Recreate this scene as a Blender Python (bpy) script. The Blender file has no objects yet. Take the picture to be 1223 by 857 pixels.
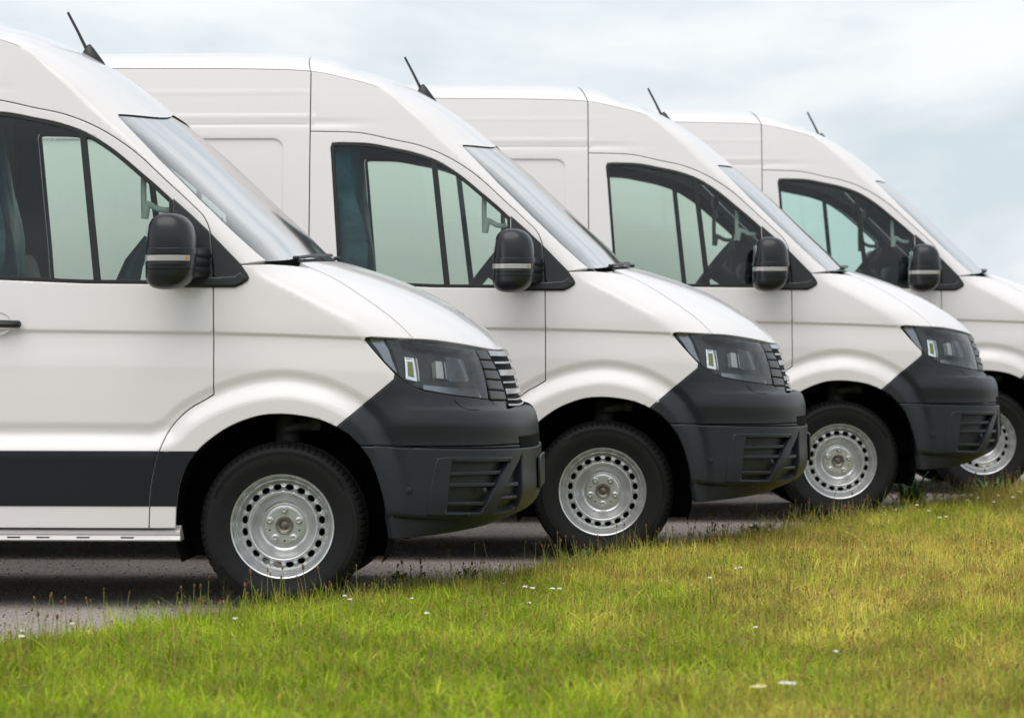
import bpy, math, random
import numpy as np
from mathutils import Vector, Matrix
from mathutils.geometry import delaunay_2d_cdt

SC = bpy.context.scene
COL = SC.collection
R = math.radians
rng = np.random.default_rng(7)
random.seed(7)

# ------------------------------------------------------------------ camera
F_PX = 4100.0                      # focal length measured in photo pixels (1223 wide)
CAM = np.array([0.925, -15.39, 1.27])
PITCH = math.atan(60.5 / F_PX)
cam_data = bpy.data.cameras.new('camera')
cam_data.sensor_width = 36.0
cam_data.lens = F_PX / 1223.0 * 36.0
cam_data.clip_start = 0.5
cam_data.clip_end = 5000
cam_data.dof.use_dof = True
cam_data.dof.focus_distance = 15.6
cam_data.dof.aperture_fstop = 4.5
cam = bpy.data.objects.new('camera', cam_data)
COL.objects.link(cam)
cam.location = CAM
cam.rotation_euler = (R(90) - PITCH, 0, 0)
SC.camera = cam

# ------------------------------------------------------------------ world: bright cloudy sky
SUN_EL, SUN_AZ = R(58), R(200)     # azimuth measured clockwise from +Y (north)
world = bpy.data.worlds.new('World')
SC.world = world
world.use_nodes = True
wt = world.node_tree
wt.nodes.clear()
def wn(t, **kw):
    n = wt.nodes.new(t)
    for k, v in kw.items():
        setattr(n, k, v)
    return n
out = wn('ShaderNodeOutputWorld')
bg = wn('ShaderNodeBackground')
SKY_STRENGTH = 0.1
bg.inputs['Strength'].default_value = SKY_STRENGTH
sky = wn('ShaderNodeTexSky', sky_type='NISHITA')
sky.sun_disc = False
sky.sun_elevation = SUN_EL
sky.sun_rotation = SUN_AZ
sky.air_density = 1.0
sky.dust_density = 2.0
tc = wn('ShaderNodeTexCoord')
mp = wn('ShaderNodeMapping')
mp.inputs['Scale'].default_value = (1.0, 1.0, 2.4)
mp.inputs['Location'].default_value = (0.13, 0.0, 0.31)
wt.links.new(tc.outputs['Generated'], mp.inputs['Vector'])
n1 = wn('ShaderNodeTexNoise')
n1.inputs['Scale'].default_value = 6.0
n1.inputs['Detail'].default_value = 7
n1.inputs['Roughness'].default_value = 0.57
n1.inputs['Distortion'].default_value = 0.3
wt.links.new(mp.outputs[0], n1.inputs['Vector'])
cr = wn('ShaderNodeValToRGB')
cr.color_ramp.elements[0].position = 0.34
cr.color_ramp.elements[0].color = (5.5, 6.25, 6.85, 1)
cr.color_ramp.elements[1].position = 0.62
cr.color_ramp.elements[1].color = (8.1, 8.3, 8.4, 1)
cr.color_ramp.interpolation = 'EASE'
wt.links.new(n1.outputs['Fac'], cr.inputs['Fac'])
mx = wn('ShaderNodeMix', data_type='RGBA')
mx.inputs['Factor'].default_value = 0.9
wt.links.new(sky.outputs[0], mx.inputs['A'])
wt.links.new(cr.outputs['Color'], mx.inputs['B'])
wt.links.new(mx.outputs['Result'], bg.inputs['Color'])
wt.links.new(bg.outputs[0], out.inputs['Surface'])

sun_data = bpy.data.lights.new('sun', 'SUN')
sun_data.energy = 1.5
sun_data.angle = R(60)
sun_data.color = (1.0, 0.96, 0.9)
sun = bpy.data.objects.new('sun', sun_data)
COL.objects.link(sun)
sd = Vector((math.sin(SUN_AZ) * math.cos(SUN_EL), math.cos(SUN_AZ) * math.cos(SUN_EL), math.sin(SUN_EL)))
sun.rotation_euler = sd.to_track_quat('Z', 'Y').to_euler()
sun.location = (0, 0, 20)

SC.view_settings.view_transform = 'Standard'
SC.view_settings.look = 'None'
SC.view_settings.exposure = 0.33
SC.view_settings.gamma = 1.0
SC.view_settings.use_curve_mapping = False

# ------------------------------------------------------------------ materials
def mat_new(name):
    m = bpy.data.materials.new(name)
    m.use_nodes = True
    return m, m.node_tree, m.node_tree.nodes['Principled BSDF']

def noise_bump(nt, b, scale, strength, dist=0.002, detail=4):
    n = nt.nodes.new('ShaderNodeTexNoise')
    n.inputs['Scale'].default_value = scale
    n.inputs['Detail'].default_value = detail
    c = nt.nodes.new('ShaderNodeTexCoord')
    nt.links.new(c.outputs['Object'], n.inputs['Vector'])
    bp = nt.nodes.new('ShaderNodeBump')
    bp.inputs['Strength'].default_value = strength
    bp.inputs['Distance'].default_value = dist
    nt.links.new(n.outputs['Fac'], bp.inputs['Height'])
    nt.links.new(bp.outputs[0], b.inputs['Normal'])
    return n

def simple(name, col, rough=0.5, metal=0.0, coat=0.0, var=0.0, vscale=3.0, bump=None, spec=0.5):
    m, nt, b = mat_new(name)
    b.inputs['Base Color'].default_value = (*col, 1)
    b.inputs['Roughness'].default_value = rough
    b.inputs['Metallic'].default_value = metal
    b.inputs['Coat Weight'].default_value = coat
    b.inputs['Coat Roughness'].default_value = 0.06
    b.inputs['Specular IOR Level'].default_value = spec
    if bump:
        noise_bump(nt, b, *bump)
    if var > 0:
        n = nt.nodes.new('ShaderNodeTexNoise')
        n.inputs['Scale'].default_value = vscale
        n.inputs['Detail'].default_value = 6
        c = nt.nodes.new('ShaderNodeTexCoord')
        nt.links.new(c.outputs['Object'], n.inputs['Vector'])
        r = nt.nodes.new('ShaderNodeValToRGB')
        r.color_ramp.elements[0].position = 0.3
        r.color_ramp.elements[1].position = 0.7
        r.color_ramp.elements[0].color = (*[c_ * (1 - var) for c_ in col], 1)
        r.color_ramp.elements[1].color = (*[min(1, c_ * (1 + var)) for c_ in col], 1)
        nt.links.new(n.outputs['Fac'], r.inputs['Fac'])
        nt.links.new(r.outputs['Color'], b.inputs['Base Color'])
    return m

M = {}
M['paint'] = simple('white_paint', (0.80, 0.765, 0.765), 0.28, coat=0.6, var=0.012, vscale=1.5)
M['bumper'] = simple('grey_plastic', (0.020, 0.022, 0.029), 0.40, bump=(900, 0.25, 0.0006), spec=0.35)
M['mirror'] = simple('mirror_plastic', (0.012, 0.013, 0.016), 0.30)
M['moulding'] = simple('black_moulding', (0.011, 0.012, 0.017), 0.35, spec=0.35)
M['ventdark'] = simple('vent_plastic', (0.009, 0.010, 0.009), 0.45)
M['trim'] = simple('black_trim', (0.014, 0.015, 0.017), 0.36)
M['seal'] = simple('rubber_seal', (0.008, 0.009, 0.010), 0.6)
M['void'] = simple('black_cavity', (0.006, 0.006, 0.007), 0.85, spec=0.1)
M['steel'] = simple('silver_paint', (0.63, 0.635, 0.645), 0.33, metal=0.76, var=0.05, vscale=9)
M['bolt'] = simple('bolt_steel', (0.60, 0.60, 0.60), 0.35, metal=0.9)
M['hub'] = simple('hub_metal', (0.22, 0.20, 0.17), 0.4, metal=0.8, var=0.3, vscale=40)
M['chrome'] = simple('chrome', (0.40, 0.41, 0.43), 0.2, metal=1.0)
M['lightgrey'] = simple('grey_lining', (0.55, 0.57, 0.56), 0.8)
M['dash'] = simple('dark_interior', (0.018, 0.020, 0.022), 0.6)
M['darktrim'] = simple('door_lining', (0.030, 0.036, 0.038), 0.7)
M['blue'] = simple('blue_cover', (0.004, 0.12, 0.18), 0.4, var=0.5, vscale=5, bump=(9, 0.6, 0.03))
M['handle_grey'] = simple('grey_handle', (0.72, 0.76, 0.74), 0.5)
M['signal'] = simple('signal_lens', (0.42, 0.41, 0.40), 0.15, coat=1.0)
M['amber'] = simple('amber_lens', (0.55, 0.28, 0.04), 0.2, coat=1.0)
M['olive'] = simple('painted_grass_tint', (0.28, 0.28, 0.06), 0.25, metal=0.5)  # grass reflection put into the colour
M['reflector'] = simple('bright_reflector', (0.85, 0.86, 0.88), 0.08, metal=1.0)
M['drl'] = simple('white_light_guide', (0.88, 0.88, 0.86), 0.25, coat=1.0)
M['lampblack'] = simple('lamp_housing', (0.012, 0.014, 0.019), 0.3)
M['lampgrey'] = simple('lamp_bezel', (0.30, 0.31, 0.34), 0.24, metal=0.75)
M['red'] = simple('red_lens', (0.35, 0.01, 0.01), 0.15, coat=1.0)

def glass(name, tint, fac_gain=1.0, rough=0.015):
    m = bpy.data.materials.new(name)
    m.use_nodes = True
    nt = m.node_tree
    nt.nodes.clear()
    o = nt.nodes.new('ShaderNodeOutputMaterial')
    t = nt.nodes.new('ShaderNodeBsdfTransparent')
    t.inputs['Color'].default_value = (*tint, 1)
    g = nt.nodes.new('ShaderNodeBsdfGlossy')
    g.inputs['Roughness'].default_value = rough
    f = nt.nodes.new('ShaderNodeFresnel')
    f.inputs['IOR'].default_value = 1.5
    mu = nt.nodes.new('ShaderNodeMath')
    mu.operation = 'MULTIPLY'
    mu.inputs[1].default_value = fac_gain
    mu.use_clamp = True
    mix = nt.nodes.new('ShaderNodeMixShader')
    nt.links.new(f.outputs[0], mu.inputs[0])
    nt.links.new(mu.outputs[0], mix.inputs[0])
    nt.links.new(t.outputs[0], mix.inputs[1])
    nt.links.new(g.outputs[0], mix.inputs[2])
    nt.links.new(mix.outputs[0], o.inputs['Surface'])
    return m
M['glass'] = glass('side_glass', (0.79, 0.91, 0.845), 1.3)
M['screen'] = glass('windscreen_glass', (0.85, 0.92, 0.92), 7.0, 0.12)
M['lens'] = glass('clear_lens', (0.93, 0.95, 0.96), 1.5)

# tyre rubber with a fine pattern on the sidewall
def tyre_mat():
    m, nt, b = mat_new('tyre_rubber')
    b.inputs['Base Color'].default_value = (0.009, 0.009, 0.0095, 1)
    b.inputs['Roughness'].default_value = 0.6
    b.inputs['Specular IOR Level'].default_value = 0.25
    noise_bump(nt, b, 120, 0.25, 0.001)
    return m
M['tyre'] = tyre_mat()

def asphalt_mat():
    m, nt, b = mat_new('asphalt')
    c = nt.nodes.new('ShaderNodeTexCoord')
    n = nt.nodes.new('ShaderNodeTexNoise'); n.inputs['Scale'].default_value = 42; n.inputs['Detail'].default_value = 8; n.inputs['Roughness'].default_value = 0.75
    v = nt.nodes.new('ShaderNodeTexVoronoi'); v.inputs['Scale'].default_value = 70
    l = nt.nodes.new('ShaderNodeTexNoise'); l.inputs['Scale'].default_value = 0.8; l.inputs['Detail'].default_value = 5
    for q in (n, v, l):
        nt.links.new(c.outputs['Object'], q.inputs['Vector'])
    r = nt.nodes.new('ShaderNodeValToRGB')
    r.color_ramp.elements[0].position = 0.30; r.color_ramp.elements[0].color = (0.10, 0.085, 0.075, 1)
    r.color_ramp.elements[1].position = 0.72; r.color_ramp.elements[1].color = (0.74, 0.655, 0.60, 1)
    nt.links.new(n.outputs['Fac'], r.inputs['Fac'])
    r2 = nt.nodes.new('ShaderNodeValToRGB')
    r2.color_ramp.elements[0].position = 0.35; r2.color_ramp.elements[0].color = (0.72, 0.72, 0.72, 1)
    r2.color_ramp.elements[1].position = 0.65; r2.color_ramp.elements[1].color = (1.1, 1.08, 1.05, 1)
    nt.links.new(l.outputs['Fac'], r2.inputs['Fac'])
    mu = nt.nodes.new('ShaderNodeMix'); mu.data_type = 'RGBA'; mu.blend_type = 'MULTIPLY'; mu.inputs['Factor'].default_value = 1
    nt.links.new(r.outputs['Color'], mu.inputs['A']); nt.links.new(r2.outputs['Color'], mu.inputs['B'])
    nt.links.new(mu.outputs['Result'], b.inputs['Base Color'])
    b.inputs['Roughness'].default_value = 0.85
    bp = nt.nodes.new('ShaderNodeBump'); bp.inputs['Strength'].default_value = 0.9; bp.inputs['Distance'].default_value = 0.014
    nt.links.new(v.outputs['Distance'], bp.inputs['Height'])
    nt.links.new(bp.outputs[0], b.inputs['Normal'])
    return m
M['asphalt'] = asphalt_mat()
M['soil'] = simple('soil_and_thatch', (0.13, 0.14, 0.035), 0.95, var=0.5, vscale=14, bump=(60, 0.8, 0.02))
M['far_grass'] = simple('distant_grass', (0.09, 0.092, 0.05), 0.95, var=0.3, vscale=0.7)

def attr_mat(name, rough=0.55, transl=0.0):
    m, nt, b = mat_new(name)
    a = nt.nodes.new('ShaderNodeAttribute'); a.attribute_name = 'tint'
    nt.links.new(a.outputs['Color'], b.inputs['Base Color'])
    b.inputs['Roughness'].default_value = rough
    b.inputs['Specular IOR Level'].default_value = 0.25
    if transl > 0:
        t = nt.nodes.new('ShaderNodeBsdfTranslucent')
        nt.links.new(a.outputs['Color'], t.inputs['Color'])
        mix = nt.nodes.new('ShaderNodeMixShader'); mix.inputs[0].default_value = transl
        o = nt.nodes['Material Output']
        nt.links.new(b.outputs[0], mix.inputs[1]); nt.links.new(t.outputs[0], mix.inputs[2])
        nt.links.new(mix.outputs[0], o.inputs['Surface'])
    return m
M['blade'] = attr_mat('grass_blade', 0.55, 0.3)
M['petal'] = simple('white_petal', (0.75, 0.73, 0.66), 0.7)
M['stem'] = simple('plant_stem', (0.16, 0.19, 0.05), 0.7)
M['yellow'] = simple('yellow_petal', (0.7, 0.42, 0.02), 0.7)

# ------------------------------------------------------------------ curve and surface tools
VAN_D = [14.44, 17.18, 20.15, 22.90]
VAN_Z = [0.0, 0.0, 0.020, 0.030]
VAN_U = [337.0, 719.7, 1003.0, 1174.5]
YAWS = [R(2.6), R(3.0), R(-1.1), R(-1.5)]
ORG = []
for u_, d_, yw_ in zip(VAN_U, VAN_D, YAWS):
    X = CAM[0] + (u_ - 611.5) / F_PX * d_
    Y = CAM[1] + d_
    # wheel face (0,-.95) rotated by -YAW
    fx, fy = -0.95 * math.sin(yw_), -0.95 * math.cos(yw_)
    ORG.append(np.array([X - fx, Y - fy, 0.0]))
CA, SA = math.cos(PITCH), math.sin(PITCH)

def unp(u, v, yl, van=0):
    """measured photo position of a point on van -> metres in the van's own frame, for a known lateral distance"""
    d = np.array([u - 611.5, F_PX * CA + (428.5 - v) * SA, -F_PX * SA + (428.5 - v) * CA])
    o = CAM - ORG[van]
    CY, SY = math.cos(YAWS[van]), math.sin(YAWS[van])
    ol = np.array([CY * o[0] - SY * o[1], SY * o[0] + CY * o[1], o[2]])
    dl = np.array([CY * d[0] - SY * d[1], SY * d[0] + CY * d[1], d[2]])
    t = (yl - ol[1]) / dl[1]
    p = ol + dl * t
    return float(p[0]), float(p[2])

def sstep(t):
    t = np.clip(t, 0, 1)
    return t * t * (3 - 2 * t)
def ramp(q, a, b):
    return sstep((q - a) / (b - a))

def catmull(pts, n=10):
    P = np.array(pts, float)
    P = np.vstack([2 * P[0] - P[1], P, 2 * P[-1] - P[-2]])
    o = []
    for i in range(1, len(P) - 2):
        p0, p1, p2, p3 = P[i - 1:i + 3]
        d = [max(np.linalg.norm((b - a)[:2]), 1e-6) ** 0.5 for a, b in ((p0, p1), (p1, p2), (p2, p3))]
        t0, t1 = 0, d[0]; t2 = t1 + d[1]; t3 = t2 + d[2]
        for k in range(n):
            t = t1 + (t2 - t1) * k / n
            A1 = (t1 - t) / (t1 - t0) * p0 + (t - t0) / (t1 - t0) * p1
            A2 = (t2 - t) / (t2 - t1) * p1 + (t - t1) / (t2 - t1) * p2
            A3 = (t3 - t) / (t3 - t2) * p2 + (t - t2) / (t3 - t2) * p3
            B1 = (t2 - t) / (t2 - t0) * A1 + (t - t0) / (t2 - t0) * A2
            B2 = (t3 - t) / (t3 - t1) * A2 + (t - t1) / (t3 - t1) * A3
            o.append((t2 - t) / (t2 - t1) * B1 + (t - t1) / (t2 - t1) * B2)
    o.append(P[-2])
    return np.array(o)

# half width of the side by height
ZT = np.array([0.0, 0.20, 0.32, 0.45, 0.9, 1.2, 1.36, 1.6, 2.0, 2.3, 2.5, 2.7])
WT = np.array([0.955, 0.975, 0.988, 0.995, 1.0, 0.993, 0.983, 0.960, 0.915, 0.876, 0.846, 0.80])
_zf = np.linspace(0, 2.7, 541)
_wf = np.interp(_zf, ZT, WT)
for _ in range(60):
    _wf[1:-1] = 0.25 * _wf[:-2] + 0.5 * _wf[1:-1] + 0.25 * _wf[2:]
def base_w(z):
    return np.interp(z, _zf, _wf)

def sidepx(lst, van=0):
    o = []
    for u, v in lst:
        y = -0.97
        for _ in range(4):
            x, z = unp(u, v, y, van)
            y = -float(base_w(z))
        o.append((x, z))
    return o

L1 = np.array([(-5.2, sidepx([(0, 393)])[0][1] + 0.01)] + sidepx([(0, 393.5), (60, 394), (255, 396.5), (345, 399), (430, 402.5), (480, 404)]))
L2 = sidepx([(0, 516), (100, 516), (180, 517)]) + sidepx([(200, 510), (212, 498), (227, 487), (256, 471.5), (295, 458.5), (341, 453), (386, 461), (410, 471), (436, 487), (458, 512), (473, 545), (481, 590), (484, 640), (485, 700)])
L2 = np.vstack([[(-5.2, L2[0][1])], L2])
L2 = np.vstack([L2[:3], catmull(L2[3:], 5)])

def seg_dist(x, z, pl):
    """signed distance to a polyline, positive on its right-hand side (below when it runs forwards)"""
    best = np.full(x.shape, 1e9); sgn = np.zeros(x.shape)
    for a, b in zip(pl[:-1], pl[1:]):
        d = b - a; L = d @ d
        if L < 1e-12: continue
        t = np.clip(((x - a[0]) * d[0] + (z - a[1]) * d[1]) / L, 0, 1)
        ex = x - a[0] - t * d[0]; ez = z - a[1] - t * d[1]
        dd = np.hypot(ex, ez)
        c = -(d[0] * ez - d[1] * ex)
        m = dd < best
        best = np.where(m, dd, best); sgn = np.where(m, np.sign(c), sgn)
    return best * sgn

RECT = (-4.55, -1.60, 1.62, 2.105)      # recessed upper panel in the cargo side: x0,x1,z0,z1 (z0 unused when open)
def rrect(x, z, x0, x1, z0, z1, r):
    cx, cz = (x0 + x1) / 2, (z0 + z1) / 2
    qx = np.abs(x - cx) - (x1 - x0) / 2 + r; qz = np.abs(z - cz) - (z1 - z0) / 2 + r
    return np.hypot(np.maximum(qx, 0), np.maximum(qz, 0)) + np.minimum(np.maximum(qx, qz), 0) - r

SKIRT = np.array([unp(u, v, y_) for u, v, y_ in ((440, 612, -1), (476, 613, -1), (545, 616.5, -.97), (584, 616.5, -.93), (612, 612.5, -.85), (628, 606, -.75), (641, 597, -.5), (646, 596, 0))])
def relief(x, z):
    q1 = np.interp(x, L1[:, 0], L1[:, 1]) - z
    A = 0.0085
    r = -A * ramp(q1, -0.003, 0.015) + A * ramp(q1, 0.015, 0.16)
    near = (z < 1.12)
    q2 = np.full(x.shape, -1.0)
    if near.any():
        q2[near] = seg_dist(x[near], z[near], L2)
    r = r - 0.011 * ramp(q2, -0.048, -0.002) + 0.031 * ramp(q2, -0.004, 0.085)
    zk = np.interp(x, SKIRT[:, 0], SKIRT[:, 1])
    r = r - 0.022 * ramp(zk - z, 0.0, 0.012) * ramp(x, 0.42, 0.50)
    # fold in the upper bumper
    fx = ramp(x, 0.36, 0.52)
    tb_ = np.clip((0.905 - z) / 0.125, 0, 1); r = r + 0.017 * fx * (tb_ ** 1.3 - 0.9 * ramp(0.795 - z, -0.02, 0.10)) * (z > 0.69)
    # upper body pressings
    back = ramp(-x, 1.05, 1.40)
    for zc, a, w in ((2.36, 0.001, 0.010), (2.235, 0.0022, 0.012), (2.195, -0.0024, 0.010)):
        r = r + a * np.exp(-((z - zc) / w) ** 2) * back
    # recessed cargo panel
    rr = rrect(x, z, -4.6, -1.605, 1.22, 2.130, 0.06)
    r = r - 0.011 * ramp(-rr, 0.0, 0.016)
    return r
def Ws(x, z):
    return base_w(z) + relief(x, z)

# centreline profile P and shoulder curve Q, paired; (P photo point, Q photo point, a, b)
PAIRS = []
def pq(P, Q, a, b, van=0, yq=-0.93, zy=0.0):
    PAIRS.append(((unp(P[0], P[1], 0.0, van)[0], unp(P[0], P[1], zy, van)[1]), unp(Q[0], Q[1], yq, van), a, b))
PAIRS.append(((-4.95, 2.575), (-4.95, 2.475), 2.6, 1.7))
PAIRS.append(((-3.6, 2.592), (-3.6, 2.488), 2.6, 1.7))
pq((190, 68.5), (190, 81.5), 2.6, 1.7, 1, -.86)
pq((308, 68.0), (300, 82), 2.6, 1.7, 1, -.86)
pq((380, 70.8), (368, 84.5), 2.6, 1.7, 1, -.86)
pq((412, 76.5), (400, 90), 2.6, 1.7, 1, -.86)
pq((16, 36), (10, 50), 2.6, 1.6, 0, -.87)
pq((52, 45), (36, 64), 2.4, 2.2, 0, -.87)
pq((99, 63), (58, 86), 2.3, 2.4, 0, -.88)
pq((140, 87), (80, 106), 2.3, 2.4, 0, -.88)
pq((175, 112), (98, 125), 2.3, 2.3, 0, -.89)
pq((206, 137), (120, 143), 2.3, 2.0, 0, -.90)
pq((246, 169), (150, 171), 2.3, 2.0, 0, -.92)
pq((283, 202), (184, 203), 2.3, 2.0, 0, -.93)
pq((329, 246), (226, 246), 2.3, 2.0, 0, -.95)
pq((365, 279), (256, 280), 2.3, 2.0, 0, -.97)
pq((397, 309), (288, 314), 2.3, 2.0, 0, -.98)
pq((424, 317), (306, 328), 2.3, 1.7, 0, -.985)
pq((467, 331), (338, 346), 2.2, 1.7, 0, -.99)
pq((514, 351), (372, 364), 2.2, 1.7, 0, -.995)
pq((557, 376), (402, 381), 2.3, 1.8, 0, -1.)
pq((588, 400), (424, 398), 2.4, 1.9, 0, -1.)
pq((603, 417), (438, 412), 2.5, 2.0, 0, -1.)
pq((613, 440), (452, 438), 2.5, 2.0, 0, -1.)
pq((619, 463), (462, 462), 2.5, 2.0, 0, -1.)
pq((624, 484), (470, 483), 2.6, 2.0, 0, -1., -0.3)
pq((635, 490), (473, 490), 2.7, 2.0, 0, -1., -0.4)
pq((640, 503), (475, 503), 2.8, 2.0, 0, -1., -0.5)
pq((641, 530), (478, 531), 2.8, 2.0, 0, -1., -0.7)
pq((641, 560), (479, 562), 2.8, 2.0, 0, -1., -0.75)
pq((641, 592), (479, 595), 2.8, 2.0, 0, -1., -0.8)
pq((634, 609), (477, 618), 2.8, 2.0, 0, -1., -0.85)
pq((615, 620), (474, 632), 2.8, 2.0, 0, -1., -0.88)
pq((598, 627), (470, 645), 2.8, 2.0, 0, -1., -0.9)
pk = catmull([(*p, *q, a, b) for p, q, a, b in PAIRS], 30)
SPX = pk
VL = np.concatenate([[0], np.cumsum(np.hypot(*np.diff(pk[:, :2], axis=0).T))])   # v = arc length along the centreline
S0 = 1.0

def strip_xyz(v, s):
    v = np.asarray(v, float); s = np.asarray(s, float)
    c = [np.interp(v, VL, pk[:, k]) for k in range(6)]
    a, b = c[4], c[5]
    sa = np.abs(s)
    phi = np.clip(sa / S0, 0, 1) * math.pi / 2
    dl = np.hypot(c[2] - c[0], c[3] - c[1])
    de = 1 - np.maximum(np.cos(phi), 0) ** (2 / b) + np.maximum(sa - S0, 0) / dl
    et = np.sin(phi) ** (2 / a)
    x = c[0] + (c[2] - c[0]) * de; z = c[1] + (c[3] - c[1]) * de
    y = -np.sign(s) * et * Ws(x, z)
    return np.stack([x, y, z], -1)

def inv_strip(x, z, dmax=1.0):
    """side-view point -> (v, delta); delta nan when the point is on the flat side"""
    x = np.atleast_1d(np.asarray(x, float)); z = np.atleast_1d(np.asarray(z, float))
    V = np.full(x.shape, np.nan); D = np.full(x.shape, np.nan)
    P = pk[:, :2]; Q = pk[:, 2:4]; d = Q - P
    CH = 3000
    for k in range(0, len(x), CH):
        xx = x[k:k + CH, None]; zz = z[k:k + CH, None]
        c = d[None, :, 0] * (zz - P[None, :, 1]) - d[None, :, 1] * (xx - P[None, :, 0])
        L = (d ** 2).sum(1)[None]
        de = ((xx - P[None, :, 0]) * d[None, :, 0] + (zz - P[None, :, 1]) * d[None, :, 1]) / L
        ch = (c[:, :-1] * c[:, 1:] <= 0)
        t = c[:, :-1] / np.where(np.abs(c[:, :-1] - c[:, 1:]) < 1e-15, 1e-15, c[:, :-1] - c[:, 1:])
        t = np.clip(t, 0, 1)
        dd = de[:, :-1] * (1 - t) + de[:, 1:] * t
        ok = ch & (dd > -0.3) & (dd <= dmax)
        score = np.where(ok, np.abs(dd), 1e9)
        j = score.argmin(1); r = np.arange(len(j))
        good = score[r, j] < 1e8
        V[k:k + CH] = np.where(good, VL[j] + t[r, j] * (VL[j + 1] - VL[j]), np.nan)
        D[k:k + CH] = np.where(good, dd[r, j], np.nan)
    return V, D

def body_w(x, z):
    x = np.atleast_1d(np.asarray(x, float)); z = np.atleast_1d(np.asarray(z, float))
    V, D = inv_strip(x, z, 1.0)
    g = ~np.isnan(D)
    w = Ws(x, z)
    a = np.interp(np.where(g, V, 0), VL, pk[:, 4]); b = np.interp(np.where(g, V, 0), VL, pk[:, 5])
    Dc = np.clip(np.where(g, D, 1), 0, 1)
    et = np.maximum(1 - (1 - Dc) ** b, 0) ** (1 / a)
    return w * np.where(g, et, 1)

def side_xyz(x, z):
    return np.stack([np.asarray(x, float), -body_w(x, z), np.asarray(z, float)], -1)

class Dom:
    def __init__(s, f, h=0.0015): s.f = f; s.h = h
    def pos(s, p): return s.f(p[:, 0], p[:, 1])
    def nor(s, p):
        h = s.h
        da = s.f(p[:, 0] + h, p[:, 1]) - s.f(p[:, 0] - h, p[:, 1])
        db = s.f(p[:, 0], p[:, 1] + h) - s.f(p[:, 0], p[:, 1] - h)
        n = np.cross(da, db)
        n /= np.linalg.norm(n, axis=1)[:, None] + 1e-12
        return n * s.sign
SIDE = Dom(side_xyz); SIDE.sign = 1.0
STRIP = Dom(strip_xyz, 0.004); STRIP.sign = 1.0
_t = SIDE.nor(np.array([[-1.0, 1.2]]))[0]
if _t[1] > 0: SIDE.sign = -1.0
_t = STRIP.nor(np.array([[3.0, 0.3]]))[0]
if _t[2] < 0: STRIP.sign = -1.0

def px(lst, van=0):
    """photo points on the van's skin -> side view metres (x, z)"""
    o = []
    for u, v in lst:
        y = -0.95
        for _ in range(8):
            x, z = unp(u, v, y, van)
            y = 0.5 * y + 0.5 * -float(body_w(x, z)[0])
        o.append((x, z))
    return o
def to_vs(xz):
    xz = np.array(xz, float)
    V, D = inv_strip(xz[:, 0], xz[:, 1], 1.9)
    for k in np.nonzero(np.isnan(D))[0]:
        tt = np.linspace(0, 1.6, 161)[:, None]
        gx_ = pk[None, :, 0] + (pk[None, :, 2] - pk[None, :, 0]) * tt; gz_ = pk[None, :, 1] + (pk[None, :, 3] - pk[None, :, 1]) * tt
        q = np.argmin((gx_ - xz[k, 0]) ** 2 + (gz_ - xz[k, 1]) ** 2); i, j = divmod(int(q), pk.shape[0])
        V[k] = VL[j]; D[k] = tt[i, 0]
    b = np.interp(V, VL, pk[:, 5])
    dl = np.hypot(np.interp(V, VL, pk[:, 2] - pk[:, 0]), np.interp(V, VL, pk[:, 3] - pk[:, 1]))
    Dc = np.clip(D, 0, 1)
    phi = np.arccos(np.clip((1 - Dc) ** (b / 2), 0, 1))
    s = phi / (math.pi / 2) * S0 + np.maximum(D - 1, 0) * dl
    return np.stack([V, s], -1)
def pxs(lst, van=0): return [tuple(p) for p in to_vs(px(lst, van))]
def v_at(u, v, van=0):
    """arc length on the centreline nearest to a photo point on it"""
    x, z = unp(u, v, 0.0, van)
    i = np.argmin((pk[:, 0] - x) ** 2 + (pk[:, 1] - z) ** 2)
    return VL[i]

# ------------------------------------------------------------------ 2D panel -> curved sheet
def resample(poly, step, closed=True):
    P = np.array(poly, float)
    if closed: P = np.vstack([P, P[:1]])
    o = []
    for a, b in zip(P[:-1], P[1:]):
        L = np.linalg.norm(b - a)
        if L < 1e-7: continue
        n = max(1, int(math.ceil(L / step)))
        for k in range(n): o.append(a + (b - a) * k / n)
    if not closed: o.append(P[-1])
    return np.array(o)

def area2(P): return 0.5 * np.sum(P[:, 0] * np.roll(P[:, 1], -1) - np.roll(P[:, 0], -1) * P[:, 1])

def out_normals(P):
    """unit normals pointing to the left of travel reversed -> outwards for CCW"""
    a = np.roll(P, 1, 0); b = np.roll(P, -1, 0)
    def un(d): return d / (np.linalg.norm(d, axis=1)[:, None] + 1e-12)
    d1 = un(P - a); d2 = un(b - P)
    n1 = np.stack([d1[:, 1], -d1[:, 0]], -1); n2 = np.stack([d2[:, 1], -d2[:, 0]], -1)
    n = un(n1 + n2)
    c = np.clip((n * n1).sum(1), 0.5, 1)
    return n / c[:, None]

def inside(pts, poly):
    x, y = pts[:, 0], pts[:, 1]
    r = np.zeros(len(pts), bool)
    Q = np.roll(poly, -1, 0)
    for (x1, y1), (x2, y2) in zip(poly, Q):
        if y1 == y2: continue
        m = ((y1 > y) != (y2 > y)) & (x < (x2 - x1) * (y - y1) / (y2 - y1) + x1)
        r ^= m
    return r

def near_pts(pts, B, d):
    o = np.zeros(len(pts), bool)
    for k in range(0, len(pts), 2000):
        dd = ((pts[k:k + 2000, None, :] - B[None]) ** 2).sum(2).min(1)
        o[k:k + 2000] = dd < d * d
    return o

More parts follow.
